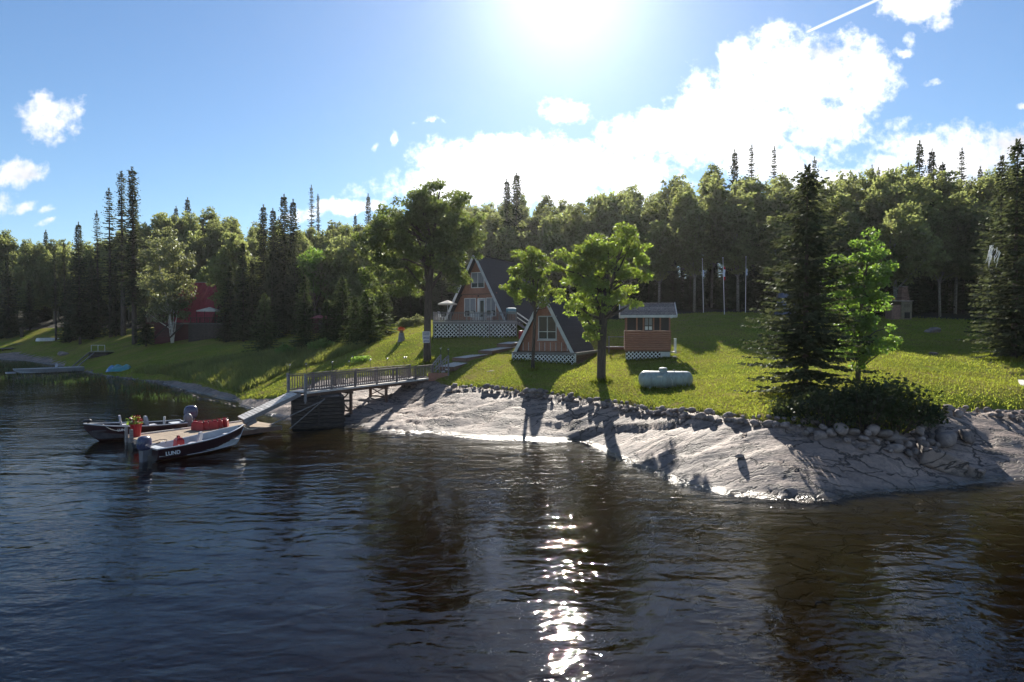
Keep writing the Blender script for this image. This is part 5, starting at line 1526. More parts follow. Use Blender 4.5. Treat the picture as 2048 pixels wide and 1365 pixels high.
MB().box((0.9, 0.0, -0.55), (0.14, 0.14, 1.1)).build('leg', WOOD_GREY, stair)
MB().box((0.1, 0.75, -0.6), (0.14, 0.14, 1.1)).build('leg', WOOD_GREY, stair)
for y, a, b in ((-0.02, 0.45, sw), (1.5, -0.1, sw-0.75)):
    za, zb = 0.72, 1.72
    MB().beam((a, y, za), (b, y, zb), 0.06, 0.10).build('handrail', WOOD_GREY, stair)
    MB().beam((a, y, za-0.22), (b, y, zb-0.22), 0.04, 0.07).build('handrail', WOOD_GREY, stair)
    MB().box((b, y, 0.86), (0.11, 0.11, 1.74)).build('newel_post', WOOD_GREY, stair)
    for j in range(4):
        f = (j+0.5)/4.4
        MB().beam((a+(b-a)*f, y, 0.15+zt_*f), (a+(b-a)*f, y, za+(zb-za)*f), 0.045, 0.045).build('baluster', WOOD_GREY, stair)
# timber crib under the lake end
crib = thing('timber_crib', 'stacked dark timber crib carrying the lake end of the walkway', 'crib', (W0[0], W0[1], 0), wang - R(38))
cw, cd, chh = 3.0, 2.6, 2.02
nl = 9
for i in range(nl):
    z = -0.15 + i*(chh-0.02)/nl + 0.1
    hh_ = chh/nl*0.84
    rr = random.Random(i)
    ox = -0.75
    MB().box((ox+cw/2+rr.uniform(-.04, .04), 0.1+rr.uniform(-.06, .05), z), (cw, 0.22, hh_)).build('log', WOOD_DARK, crib)
    MB().box((ox+cw/2+rr.uniform(-.04, .04), cd+rr.uniform(-.02, .02), z), (cw, 0.22, hh_)).build('log', WOOD_DARK, crib)
    MB().box((ox+0.12, cd/2+0.05+rr.uniform(-.03, .03), z+0.01), (0.22, cd-0.32, hh_*0.96)).build('log', WOOD_DARK, crib)
    MB().box((ox+cw-0.12, cd/2+0.05, z+0.01), (0.22, cd-0.32, hh_*0.96)).build('log', WOOD_DARK, crib)
for z in (0.55, 1.5): MB().box((-0.75+cw+0.12, 0.5, z), (0.5, 0.14, 0.13)).build('log_end', WOOD_DARK, crib)
MB().box((-0.75+cw/2, cd/2, chh/2-0.2), (cw-0.5, cd-0.5, chh)).build('rubble_fill', STONE, crib)
for a, b in (((-0.9, -0.06, 0.05), (1.1, -0.06, 1.75)), ((-2.6, -0.35, 0.1), (0.9, -0.10, 1.6))):
    MB().beam(a, b, 0.05, 0.16, (0, 1, 0)).build('brace_plank', WOOD_GREY, crib)
MB().box((0.75, -0.06, 1.0), (0.14, 0.08, 1.9)).build('upright', WOOD_DARK, crib)
# gangway down to the float
ramp = thing('gangway', 'sloping slatted gangway from the walkway down to the floating dock', 'gangway')
ra, rb = wpt(-0.04, 0.0, zdk-0.02), wpt(-0.04, WW, zdk-0.02)
ea, eb = K(497, 841, 33.9), K(466, 834, 35.1)
mid0, mid1 = (ra+rb)/2, (ea+eb)/2
ramp.location = tuple(mid1)
rd = mid0 - mid1; RLen = float(np.linalg.norm(rd)); ra_ = math.atan2(rd[1], rd[0]); rp = math.asin(rd[2]/RLen)
ramp.rotation_euler = (0, -rp, ra_)
rw = 1.5
rpm = MB().box((0, 0, 0), (0.155, rw, 0.035)).me('slat', WOOD_PALE)
for i in range(int(RLen/0.18)): obj('slat', rpm, ramp, (0.09 + i*0.18, 0, 0.02))
for y in (-rw/2+0.05, rw/2-0.05): MB().box((RLen/2, y, -0.1), (RLen, 0.06, 0.2)).build('stringer', WOOD_GREY, ramp)

MB().box((0.35, 0, -0.32), (0.5, 1.3, 0.3)).build('support_block', WOOD_GREY, ramp)
# solar lamps along the far rail and stair
LMP = BLACK
GLOWCAP = M('clear lamp lens', (0.55, 0.55, 0.45), rough=0.3)
def lamp(label, p, h=0.5):
    t = thing('solar_lamp', label, 'lamp', p, 0, 'solar lamps along the walkway rails')
    MB().tube([(0, 0, 0), (0, 0, h)], 0.018, 6).build('stake', LMP, t)
    MB().lathe([(0.05, h), (0.055, h+0.07)], n=8).build('lens', GLOWCAP, t)
    MB().lathe([(0.085, h+0.07), (0.08, h+0.10), (0.03, h+0.12)], n=8).build('cap', LMP, t)
ords = ['first', 'second', 'third', 'fourth', 'fifth', 'sixth', 'seventh', 'eighth', 'ninth', 'tenth']
def far_rail_x(px):
    lo_, hi_ = 0.0, WL
    for _ in range(40):
        m = (lo_+hi_)/2; q = wpt(m, WW)
        if CX + q[0]/q[1]*F_PX < px: lo_ = m
        else: hi_ = m
    return lo_
for i, px in enumerate((579, 612, 664, 698, 740, 774, 808, 838)):
    q = wpt(min(far_rail_x(px), WL*0.93), WW, zdk+RH+0.02)
    lamp('small solar lamp on the far walkway rail, %s from the gangway end' % ords[i], q)
lamp('small solar lamp on the upper post of the far stair handrail', (stair.location.x+sw-0.75, stair.location.y+1.5, zdk+1.73), 0.42)
lamp('small solar lamp on the upper post of the near stair handrail', (stair.location.x+sw, stair.location.y-0.02, zdk+1.73), 0.42)

# stepped boardwalk up the lawn
BW = [((894, 742, 46.4), (944, 725, 49.9)), ((920, 724, 48.7), (996, 709, 53.0)), ((972, 709, 51.2), (1036, 697, 55.4)), ((1010, 695, 54.0), (1048, 686, 57.5))]
for i, (a, b) in enumerate(BW):
    a, b = K(*a), K(*b)
    d = b - a; Lb = float(np.linalg.norm(d)); an = math.atan2(d[1], d[0])
    t = thing('boardwalk', 'pale wooden boardwalk slab, %s step up from the walkway stair' % ords[i], 'boardwalk', a, 0, 'stepped boardwalk slabs')
    t.rotation_euler = (0, -math.asin(d[2]/Lb)*0.8, an); t.location.z += 0.22
    pm = MB().box((0, 0, 0), (0.14, 1.35, 0.045)).me('plank', WOOD_PALE)
    for j in range(int(Lb/0.15)): obj('plank', pm, t, (0.07 + j*0.15, 0.1, 0.06))
    for y in (-0.6, 0.8): MB().box((Lb/2, y, -0.06), (Lb, 0.05, 0.3)).build('side_board', WOOD_BROWN, t)
    MB().box((0.0, 0.1, -0.06), (0.04, 1.35, 0.3)).build('end_board', WOOD_BROWN, t)

# ------------------------------------------------------------------ floating dock
DA = K(279, 871.5, 31.3); DA[2] = 0
da = math.atan2(0.80, 0.60)
dockL, dockW = 7.0, 3.0
dock = thing('floating_dock', 'low plank floating dock between the two fishing boats', 'dock', (-19.9, 31.3, 0), da)
def dpt(x, y, z=0.36):
    c, s = math.cos(da), math.sin(da)
    return np.array((-19.9 + x*c - y*s, 31.3 + x*s + y*c, z))
pm = MB().box((0, -dockW/2, 0), (0.138, dockW, 0.04)).me('dock_plank', WOOD_TAN)
for i in range(int(dockL/0.15)): obj('dock_plank', pm, dock, (0.075 + i*0.15, 0, 0.34))
for y in (-0.04, -dockW/2, -dockW+0.04): MB().box((dockL/2, y, 0.2), (dockL, 0.08, 0.22)).build('stringer', WOOD_BROWN, dock)
for x in (-0.03, dockL+0.0): MB().box((x, -dockW/2, 0.2), (0.06, dockW, 0.24)).build('end_beam', WOOD_GREY, dock)
MB().box((dockL/2, 0.03, 0.40), (dockL, 0.07, 0.07)).build('edge_rail', WOOD_PALE, dock)
for x in (0.8, 3.5, 6.2): MB().lathe([(0.28, -1.2), (0.30, -1.1), (0.30, 1.1), (0.28, 1.2)], (x, 0, 0), 10, 'x').build('float', BLACK, dock)
for f in [c for c in dock.children if c.name.startswith('float')]: f.rotation_euler = (0, 0, math.pi/2); f.location = (f.location[0] + 0, 0, 0)
for f, x in zip([c for c in dock.children if c.name.startswith('float')], (0.8, 3.5, 6.2)):
    f.rotation_euler = (0, 0, 0); f.location = (0, -dockW/2, 0.02); f.scale = (0.9, 1, 1)
MB().box((-0.10, -0.95, 0.30), (0.12, 0.16, 1.1)).build('mooring_post', WOOD_GREY, dock)
MB().box((-0.10, -0.35, 0.35), (0.10, 0.14, 1.15)).build('mooring_post', WOOD_GREY, dock)
# red flower bucket on the end
q = dpt(0.35, -0.35)
t = thing('flower_bucket', 'tall red bucket of red flowers at the lake end of the dock', 'planter', (q[0], q[1], 0.36))
MB().lathe([(0.20, 0), (0.27, 0.62), (0.30, 0.63), (0.30, 0.67), (0.25, 0.67), (0.22, 0.5)], n=16).build('bucket', RED_PLASTIC, t)
rng = np.random.default_rng(5)
v, f = leaves(rng, np.array((-0.05, 0, 0.8)), np.array((0.30, 0.28, 0.20)), 90, 0.16, 0.1); obj('foliage', mesh('foliage', v, f, LEAF_BRIGHT), t)
v, f = leaves(rng, np.array((0.03, -0.02, 0.88)), np.array((0.28, 0.26, 0.18)), 110, 0.11, 0.0); obj('flowers', mesh('flowers', v, f, RED_PLASTIC), t)
# fuel cans
def jerry(label, p, rz, s=1.0, group='red fuel cans on the dock'):
    t = thing('fuel_can', label, 'fuel can', p, rz, group)
    w, d, h = 0.36*s, 0.26*s, 0.40*s
    MB().hexa([(-w/2, -d/2, 0), (w/2, -d/2, 0), (w/2, d/2, 0), (-w/2, d/2, 0), (-w*0.45, -d*0.42, h*0.85), (w*0.45, -d*0.42, h*0.85), (w*0.45, d*0.42, h*0.85), (-w*0.45, d*0.42, h*0.85)]).hexa(
        [(-w*0.45, -d*0.42, h*0.85), (w*0.45, -d*0.42, h*0.85), (w*0.45, d*0.42, h*0.85), (-w*0.45, d*0.42, h*0.85), (-w*0.28, -d*0.25, h), (w*0.25, -d*0.25, h), (w*0.25, d*0.25, h), (-w*0.28, d*0.25, h)]).build('can', RED_PLASTIC, t)
    MB().tube([(-w*0.25, 0, h), (-w*0.2, 0, h*1.14), (w*0.15, 0, h*1.14), (w*0.2, 0, h)], 0.022*s, 6).build('handle', RED_PLASTIC, t)
    MB().tube([(w*0.33, 0, h*0.9), (w*0.42, 0, h*1.12)], 0.03*s, 7).build('spout', BLACK, t)
    return t
cpx = [(391, 858), (401, 859), (411, 858), (419, 857), (429, 856), (438, 854), (449, 852)]
names = ['leftmost red fuel can of the row on the dock', 'second red fuel can from the left in the dock row', 'third red fuel can from the left in the dock row', 'middle red fuel can of the row of seven on the dock', 'third red fuel can from the right in the dock row', 'second red fuel can from the right in the dock row', 'rightmost red fuel can of the row by the gangway']
for i, (px, py) in enumerate(cpx):
    r = ray(px, py + 2); tt = (0.36 - CAM_H)/r[2]
    jerry(names[i], (r[0]*tt, r[1]*tt, 0.365), 0.35 + 0.2*math.sin(i*5), 1.12)

# ------------------------------------------------------------------ boats
HULL = M('dark maroon hull paint', (0.028, 0.010, 0.016), (0.022, 0.008, 0.012), 2, 0.28, spec=0.5)
HULL_BLUE = M('bare aluminium hull', (0.30, 0.33, 0.36), (0.24, 0.27, 0.30), 2, 0.4, spec=0.5, metal=0.3)
INNER = M('light grey boat interior', (0.42, 0.46, 0.50), (0.35, 0.39, 0.43), 3, 0.55)
GUNWALE = M('silver gunwale', (0.72, 0.73, 0.75), (0.62, 0.63, 0.65), 5, 0.35, metal=0.4)
MOTOR = M('dark blue grey motor cowl', (0.055, 0.065, 0.13), (0.045, 0.05, 0.10), 3, 0.25, spec=0.6)
MOTOR_GREY = M('grey motor leg', (0.16, 0.17, 0.20), (0.12, 0.13, 0.15), 3, 0.4)
def boat(name, label, stern, bow, beam, zs, zb, hullm, innm, group='boats moored in the lake', floor=0.14):
    """stern and bow: gunwale points on the centre line; local +x runs to the bow"""
    stern, bow = np.array(stern), np.array(bow)
    L = float(np.hypot(*(bow-stern)[:2])); an = math.atan2(bow[1]-stern[1], bow[0]-stern[0])
    t = thing(name, label, 'boat', (stern[0], stern[1], 0), an, group)
    n = 22
    S_ = np.linspace(0, 1, n)
    def half(s): return beam/2*(0.88 + 0.24*min(s, 0.5) )*max(0.0, 1 - max(0, (s-0.42)/0.58)**2.3)**0.9 + 0.012
    def sheer(s): return zs + (zb-zs)*s**2.2
    def keel(s): return -0.14 + (zb*0.80+0.14)*max(0, (s-0.74)/0.26)**2.4
    def ring(s, inset=0.0):
        b, z1, k = half(s)-inset, sheer(s), keel(s)
        b = max(b, 0.008); x = s*L - (inset if s > 0.98 else 0)
        chz = k + (z1-k)*0.30; chb = b*(0.82 - 0.35*max(0, s-0.6))
        return [(x, b, z1), (x, (b*0.6+chb*0.4)*1.01, chz + (z1-chz)*0.55), (x, chb, chz), (x, 0.0, k), (x, -chb, chz), (x, -(b*0.6+chb*0.4)*1.01, chz + (z1-chz)*0.55), (x, -b, z1)]
    v, f = [], []
    for s in S_: v += ring(s)
    m7 = 7
    for i in range(n-1):
        for j in range(6): f.append((i*m7+j, (i+1)*m7+j, (i+1)*m7+j+1, i*m7+j+1))
    f.append(tuple(range(7)))
    obj('hull', mesh('hull', v, f, hullm), t)
    # inner liner and floor
    v, f = [], []
    S2 = np.linspace(0.012, 0.955, n)
    for s in S2:
        b, z1 = max(half(s)-0.045, 0.006), sheer(s)
        x = s*L; fz = max(floor, keel(s)+0.06)
        if fz > z1-0.03: fz = z1-0.03
        v += [(x, b, z1-0.005), (x, b*0.9, fz+0.03), (x, b*0.86, fz), (x, -b*0.86, fz), (x, -b*0.9, fz+0.03), (x, -b, z1-0.005)]
    for i in range(n-1):
        for j in range(5): f.append((i*6+j, i*6+j+1, (i+1)*6+j+1, (i+1)*6+j))
    f.append((5,4,3,2,1,0))
    obj('liner', mesh('liner', v, f, innm), t)
    for sg, nm in ((1, 'gunwale'), (-1, 'gunwale')):
        MB().tube([(s*L, sg*max(half(s)-0.015, 0), sheer(s)+0.012) for s in S_], 0.030, 6).build(nm, GUNWALE, t)
    MB().tube([(s*L, -(half(s)*0.86+0.012), keel(s) + (sheer(s)-keel(s))*0.33) for s in S_ if s > 0.25], 0.014, 5).build('chine_stripe', GUNWALE, t)
    MB().box((0.02, 0, zs-0.02), (0.06, beam*0.80, 0.07)).build('transom_cap', GUNWALE, t)
    t['L'] = L
    return t, L, half, sheer
def outboard(t, y, z, s=1.0, cowl=MOTOR, tilt=0.0, rot=0.0):
    e = MB().box((-0.05, 0, 0), (0.16, 0.26*s, 0.30*s)).build('outboard_motor', MOTOR_GREY, t)
    e.location = (-0.08, y, z); e.rotation_euler = (0, tilt, rot)
    prof = []
    m = MB(); n = 12
    secs = [(-0.02, 0.40, 0.30), (0.08, 0.52, 0.36), (0.26, 0.58, 0.38), (0.40, 0.54, 0.36), (0.50, 0.42, 0.28), (0.545, 0.22, 0.14)]
    b = []
    for zz, lx, ly in secs:
        for k in range(n):
            a = 6.283*k/n
            ex = abs(math.cos(a))**0.6*math.copysign(1, math.cos(a)); ey = abs(math.sin(a))**0.6*math.copysign(1, math.sin(a))
            m.v.append((-0.24*s + ex*lx*s/2, ey*ly*s/2, 0.12*s + zz*s))
    for i in range(len(secs)-1):
        for k in range(n): m.f.append((i*n+k, i*n+(k+1) % n, (i+1)*n+(k+1) % n, (i+1)*n+k))
    m.f.append(tuple(range(n))[::-1]); m.f.append(tuple(range((len(secs)-1)*n, len(secs)*n)))
    m.build('cowling', cowl, e, True)
    MB().hexa([(-0.34*s, -0.07*s, -0.75*s), (-0.12*s, -0.05*s, -0.75*s), (-0.12*s, 0.05*s, -0.75*s), (-0.34*s, 0.07*s, -0.75*s), (-0.38*s, -0.11*s, 0.1*s), (-0.12*s, -0.11*s, 0.1*s), (-0.12*s, 0.11*s, 0.1*s), (-0.38*s, 0.11*s, 0.1*s)]).build('leg', MOTOR_GREY, e)
    MB().box((-0.3*s, 0, -0.62*s), (0.42*s, 0.24*s, 0.02)).build('cavitation_plate', MOTOR_GREY, e)
    MB().tube([(-0.05, 0, 0.2*s), (0.25*s, 0.03, 0.25*s), (0.55*s, 0.05, 0.30*s)], [0.03, 0.025, 0.03], 6).build('tiller', BLACK, e)
    m = MB()
    for q in range(3):
        a = q*2.094
        m.beam((-0.42*s, 0.02*math.cos(a), -0.85*s+0.02*math.sin(a)), (-0.42*s, 0.13*s*math.cos(a), -0.85*s+0.13*s*math.sin(a)), 0.015, 0.09*s)
    m.build('propeller', BLACK, e)
    return e
def seat(t, x, y, z, rz, mat=GREY_FABRIC):
    e = MB().box((0, 0, 0), (0.44, 0.44, 0.10)).build('boat_seat', mat, t)
    e.location = (x, y, z); e.rotation_euler = (0, 0, rz)
    m = MB(); w = 0.21
    for i, (zz, bx, ww) in enumerate(((0.05, -0.18, 0.20), (0.25, -0.22, 0.22), (0.45, -0.25, 0.19), (0.55, -0.26, 0.11))):
        m.v += [(bx, -ww, zz), (bx, ww, zz), (bx-0.09, ww, zz), (bx-0.09, -ww, zz)]
    for i in range(3):
        for k in range(4): m.f.append((i*4+k, i*4+(k+1) % 4, i*4+4+(k+1) % 4, i*4+4+k))
    m.f += [(3,2,1,0), (12,13,14,15)]
    m.build('backrest', mat, e)
    MB().tube([(0, 0, -0.05), (0, 0, -(z-0.15))], 0.04, 8).build('pedestal', METAL, e)
    return e
def lettering(t, txt, x, side, size, half, sheer, L, mat, drop):
    cu = bpy.data.curves.new('lettering', 'FONT')
    cu.body = txt; cu.size = size; cu.extrude = 0.003; cu.align_x = 'CENTER'; cu.offset = 0.006
    o = bpy.data.objects.new('lettering', cu); link(o, t)
    cu.materials.append(mat)
    bpy.context.view_layer.update()
    me_ = bpy.data.meshes.new_from_object(o)
    bpy.data.objects.remove(o)
    o = obj('lettering', me_, t)
    s = x/L; y = side*(half(s)*0.985 + 0.012)
    th = math.atan2(half(s+0.05)-half(s-0.05), 0.1*L)
    o.location = (x, y, sheer(s)-drop)
    o.rotation_euler = (R(82), 0, th*side if side > 0 else -th)
    if side > 0: o.rotation_euler = (R(82), 0, math.pi + th)
    return o
LET = M('pale lettering', (0.62, 0.66, 0.70), rough=0.5)
# near boat, silver inside
tn = K(316, 901, 27.0); bn = K(487, 850, 31.05)
ax_ = np.array((0.60, 0.80)); nrm_ = np.array((-0.80, 0.60))
st = np.array((*(tn[:2] + nrm_*0.72), 0.0))
near, L, hf, sh = boat('fishing_boat', 'open maroon fishing boat with pale grey interior moored nearest the camera', st, (bn[0], bn[1], 0), 1.62, 0.56, 1.02, HULL, INNER)
outboard(near, 0.0, 0.40, 1.1, MOTOR, 0.05, 0.3)
lettering(near, 'LUND', 0.62, -1, 0.235, hf, sh, L, LET, 0.33)
MB().box((0.28, 0, 0.36), (0.42, 1.3, 0.32)).build('bench', INNER, near)
MB().box((L*0.70, 0, 0.44), (L*0.36, 1.02, 0.05)).build('bow_deck', GREY_FABRIC, near)
MB().box((L*0.53, 0, 0.29), (0.05, 1.25, 0.26)).build('bow_step', INNER, near)
seat(near, L*0.42, -0.12, 0.47, 2.3)
MB().hexa([(L*0.47, 0.05, 0.2), (L*0.5, 0.45, 0.2), (L*0.53, 0.45, 0.2), (L*0.50, 0.05, 0.2), (L*0.51, 0.05, 0.72), (L*0.54, 0.45, 0.72), (L*0.555, 0.45, 0.72), (L*0.525, 0.05, 0.72)]).build('folded_seat', GREY_FABRIC, near)
for x in (0.9, 1.5, 2.1): MB().box((x, -0.70, 0.56), (0.05, 0.06, 0.14)).build('rod_holder', TRIM, near)
MB().tube([(0.0, 0.2, 0.75), (0.5, 0.28, 0.82), (0.75, 0.1, 0.80), (0.6, -0.1, 0.70)], 0.018, 6).build('control_cable', BLACK, near)
c_, s_ = math.cos(near.rotation_euler.z), math.sin(near.rotation_euler.z)
def npt(x, y, z): return (st[0] + x*c_ - y*s_, st[1] + x*s_ + y*c_, z)
jerry('large red fuel can standing inside the near boat', npt(1.12, -0.25, 0.30), near.rotation_euler.z + 1.4, 1.45, None)
t = thing('fuel_tank', 'red box with white lid in the bow of the near boat', 'box', npt(L*0.80, -0.12, 0.47), near.rotation_euler.z)
MB().box((0, 0, 0.10), (0.34, 0.36, 0.2)).build('box', RED_PLASTIC, t); MB().box((0, 0, 0.22), (0.37, 0.39, 0.05)).build('lid', TRIM, t)
# far boat
bfar = K(167, 848, 31.6); sfar = np.array((-18.75, 34.75, 0))
far, L, hf, sh = boat('fishing_boat', 'dark fishing boat with two swivel seats beyond the dock, bow to the left', sfar, (bfar[0], bfar[1], 0), 1.75, 0.62, 0.98, HULL, M('dark boat carpet', (0.06, 0.06, 0.07), (0.04, 0.04, 0.05), 5, 0.9))
outboard(far, -0.12, 0.62, 1.3, MOTOR, 0.0, 0.0)
outboard(far, 0.45, 0.55, 0.75, MOTOR_GREY, 0.5, -0.3)
lettering(far, 'LUND', L*0.66, 1, 0.17, hf, sh, L, LET, 0.24)
MB().box((L*0.80, 0, 0.60), (L*0.26, 1.05, 0.06)).build('casting_deck', M('dark deck carpet', (0.07, 0.07, 0.08), rough=0.9), far)
MB().box((0.35, 0, 0.40), (0.6, 1.45, 0.34)).build('rear_deck', INNER, far)
seat(far, L*0.60, 0.05, 0.72, math.pi*0.95)
seat(far, L*0.34, -0.1, 0.56, math.pi*1.05)
MB().hexa([(L*0.50, -0.62, 0.15), (L*0.58, -0.62, 0.15), (L*0.58, -0.12, 0.15), (L*0.50, -0.12, 0.15), (L*0.52, -0.58, 0.78), (L*0.55, -0.58, 0.74), (L*0.55, -0.15, 0.74), (L*0.52, -0.15, 0.78)]).build('console', BLACK, far)
MB().lathe([(0.17, -0.015), (0.19, 0), (0.17, 0.015)], (L*0.5, -0.37, 0.78), 14, 'x').build('steering_wheel', BLACK, far)
MB().hexa([(L*0.53, -0.6, 0.78), (L*0.54, -0.6, 0.78), (L*0.54, -0.1, 0.78), (L*0.53, -0.1, 0.78), (L*0.505, -0.55, 1.05), (L*0.51, -0.55, 1.05), (L*0.51, -0.15, 1.05), (L*0.505, -0.15, 1.05)]).build('windscreen', GLASS, far)
MB().tube([(L*0.22, 0.05, 0.3), (L*0.21, 0.05, 1.0)], [0.045, 0.06], 8).build('seat_post', TRIM, far)
m = MB().tube([(L*0.97, 0.1, 1.03), (L*0.90, 0.16, 1.12), (L*0.80, 0.2, 1.02)], [0.05, 0.03, 0.025], 7).lathe([(0.05, -0.2), (0.09, -0.12), (0.09, 0.1), (0.03, 0.2)], (L*0.97, 0.1, 1.12), 8, 'x')
m.build('trolling_motor', BLACK, far)
# distant long boat in the reeds
sb_, bb_ = shore_pt(165, 743), shore_pt(26, 750)
farb, L, hf, sh = boat('rowing_boat', 'long aluminium boat lying low among the reeds of the cove', sb_*1.0, (bb_[0], bb_[1], 0), 1.5, 0.62, 0.72, HULL_BLUE, INNER)
MB().box((L*0.5, 0, 0.36), (0.35, 1.3, 0.05)).build('bench', INNER, farb)
seat(farb, L*0.42, 0, 0.66, 0.3)
MB().box((L*1.03, 0, 0.25), (0.9, 0.9, 0.2)).build('bow_box', GREY_FABRIC, farb)

# ------------------------------------------------------------------ cove: small landing, ladder ramp, tarpaulin, beached boat, left dock
p = hit(207, 712)
k = p[1]/F_PX
t = thing('small_landing', 'shaded log landing with thin rail at the head of the cove', 'landing', p, -0.1)
zl = 0.5
for i in range(6): MB().box((0, -0.3, -0.9+i*0.26), (30*k*1.35, 1.6, 0.22)).build('log', WOOD_DARK, t)
for i in range(9): MB().box((-1.15 + i*0.29, -0.3, zl+0.17), (0.27, 1.8, 0.05)).build('plank', WOOD_GREY, t)
for x in (-1.1, 0.0, 1.1): MB().box((x, -1.05, zl+0.65), (0.06, 0.06, 0.95)).build('post', METAL, t)
MB().beam((-1.1, -1.05, zl+1.12), (1.1, -1.05, zl+1.12), 0.06, 0.05).build('top_rail', METAL, t)
a = np.array((p[0]-1.1, p[1]-1.0, p[2]+zl)); b = shore_pt(143, 743); b[2] = 0.25
t = thing('boarding_ramp', 'narrow two rail ramp from the small landing down to the aluminium boat', 'ramp', b)
d = a - b
for sg in (-0.35, 0.35):
    MB().beam((sg*0.6, sg*0.8, 0), tuple(d + np.array((sg*0.6, sg*0.8, 0))), 0.10, 0.14).build('rail', WOOD_GREY, t)
for i in range(16):
    q = d*(i+0.5)/16
    MB().beam(tuple(q + np.array((-0.2, -0.27, 0.02))), tuple(q + np.array((0.2, 0.27, 0.02))), 0.2, 0.03).build('slat', WOOD_DARK, t)
# tarpaulin heap
def tarp(name, label, pxy, w, d, h, mat, seed):
    p = hit(*pxy); n = 14; v, f = [], []
    for j in range(n):
        for i in range(n):
            x, y = (i/(n-1)-0.5)*w, (j/(n-1)-0.5)*d
            r_ = max(0, 1-(2*x/w)**2)*max(0, 1-(2*y/d)**2)
            z = h*r_**0.5*(0.5 + 0.9*float(vnoise(np.array([x*1.6+seed]), np.array([y*1.9]), seed)[0])) + 0.03
            v.append((x, y, z))
    for j in range(n-1):
        for i in range(n-1): f.append((j*n+i, j*n+i+1, (j+1)*n+i+1, (j+1)*n+i))
    o = obj(name, mesh(name, v, f, mat), None, p, (0, 0, 0.3))
    sm = o.modifiers.new('thickness', 'SOLIDIFY'); sm.thickness = 0.02
    return tag(o, label, 'tarpaulin', 'tarpaulins by the cove')
tarp('tarpaulin', 'crumpled turquoise tarpaulin on the stony shore of the cove', (243, 743), 2.3, 1.8, 0.9, M('turquoise tarpaulin', (0.08, 0.28, 0.30), (0.06, 0.22, 0.25), 2, 0.45), 3)
tarp('tarpaulin', 'small blue and white crumpled tarpaulin beside the turquoise one', (226, 744), 1.3, 1.3, 0.85, M('blue and white tarpaulin', (0.10, 0.26, 0.52), (0.55, 0.62, 0.70), 1.3, 0.45, sharp=(0.5, 0.56)), 9)
# overturned boat
p = hit(101, 684); k = p[1]/F_PX
t = thing('overturned_boat', 'white boat lying upside down on the grass behind the cove', 'boat', p, R(62))
v, f = [], []
n = 12
for i in range(n):
    s = i/(n-1); hw = 0.72*(1-abs(2*s-0.85)**2.6*0.75) if s > 0.42 else 0.72*(0.8+0.2*s/0.42); hw = max(hw, 0.03)
    for a in np.linspace(0, math.pi, 7): v.append((s*4.6-2.3, hw*math.cos(a), 0.12 + 0.62*math.sin(a)**0.8*(1-0.5*max(0, s-0.7))))
for i in range(n-1):
    for j in range(6): f.append((i*7+j, i*7+j+1, (i+1)*7+j+1, (i+1)*7+j))
f += [tuple(range(7))[::-1], tuple(range((n-1)*7, n*7))]
obj('hull', mesh('hull', v, f, WHITE, True), t)
MB().tube([(-2.3, 0, 0.75), (0, 0, 0.77), (2.1, 0, 0.6)], 0.04, 6).build('keel', METAL, t)
# left dock fragment, table and slab
p = hit(8, 702)
t = thing('small_dock', 'small plank dock on posts at the far left edge of the cove', 'dock', (p[0], p[1], 0), 0.1)
zz = CAM_H + (HZ-697)*p[1]/F_PX
for i in range(16): MB().box((-2.2 + i*0.27, 0, zz), (0.25, 1.6, 0.06)).build('plank', WOOD_GREY, t)
for x in (-2.0, 0.2, 1.9):
    for y in (-0.7, 0.7): MB().box((x, y, zz/2-0.5), (0.16, 0.16, zz+0.9)).build('post', WOOD_DARK, t)
p = hit(44, 690)
t = thing('plank_path', 'grey plank walkway bending up the cove lawn', 'walkway', p, 0.5)
for i in range(16): MB().box((-2.4 + i*0.3, 0.6*math.sin(i*0.28), 0.12), (0.28, 1.0, 0.06)).build('plank', WOOD_GREY, t)
p = hit(44, 676); k = p[1]/F_PX
t = thing('carved_stump', 'tall dark tree stump standing on the cove lawn', 'stump', p)
MB().lathe([(0.42, -0.1), (0.33, 0.3), (0.30, 1.2), (0.42, 2.0), (0.40, 2.1)], n=10).build('stump', BARK, t)
MB().lathe([(0.48, 2.1), (0.46, 2.18)], n=10).build('cap', WOOD_DARK, t)

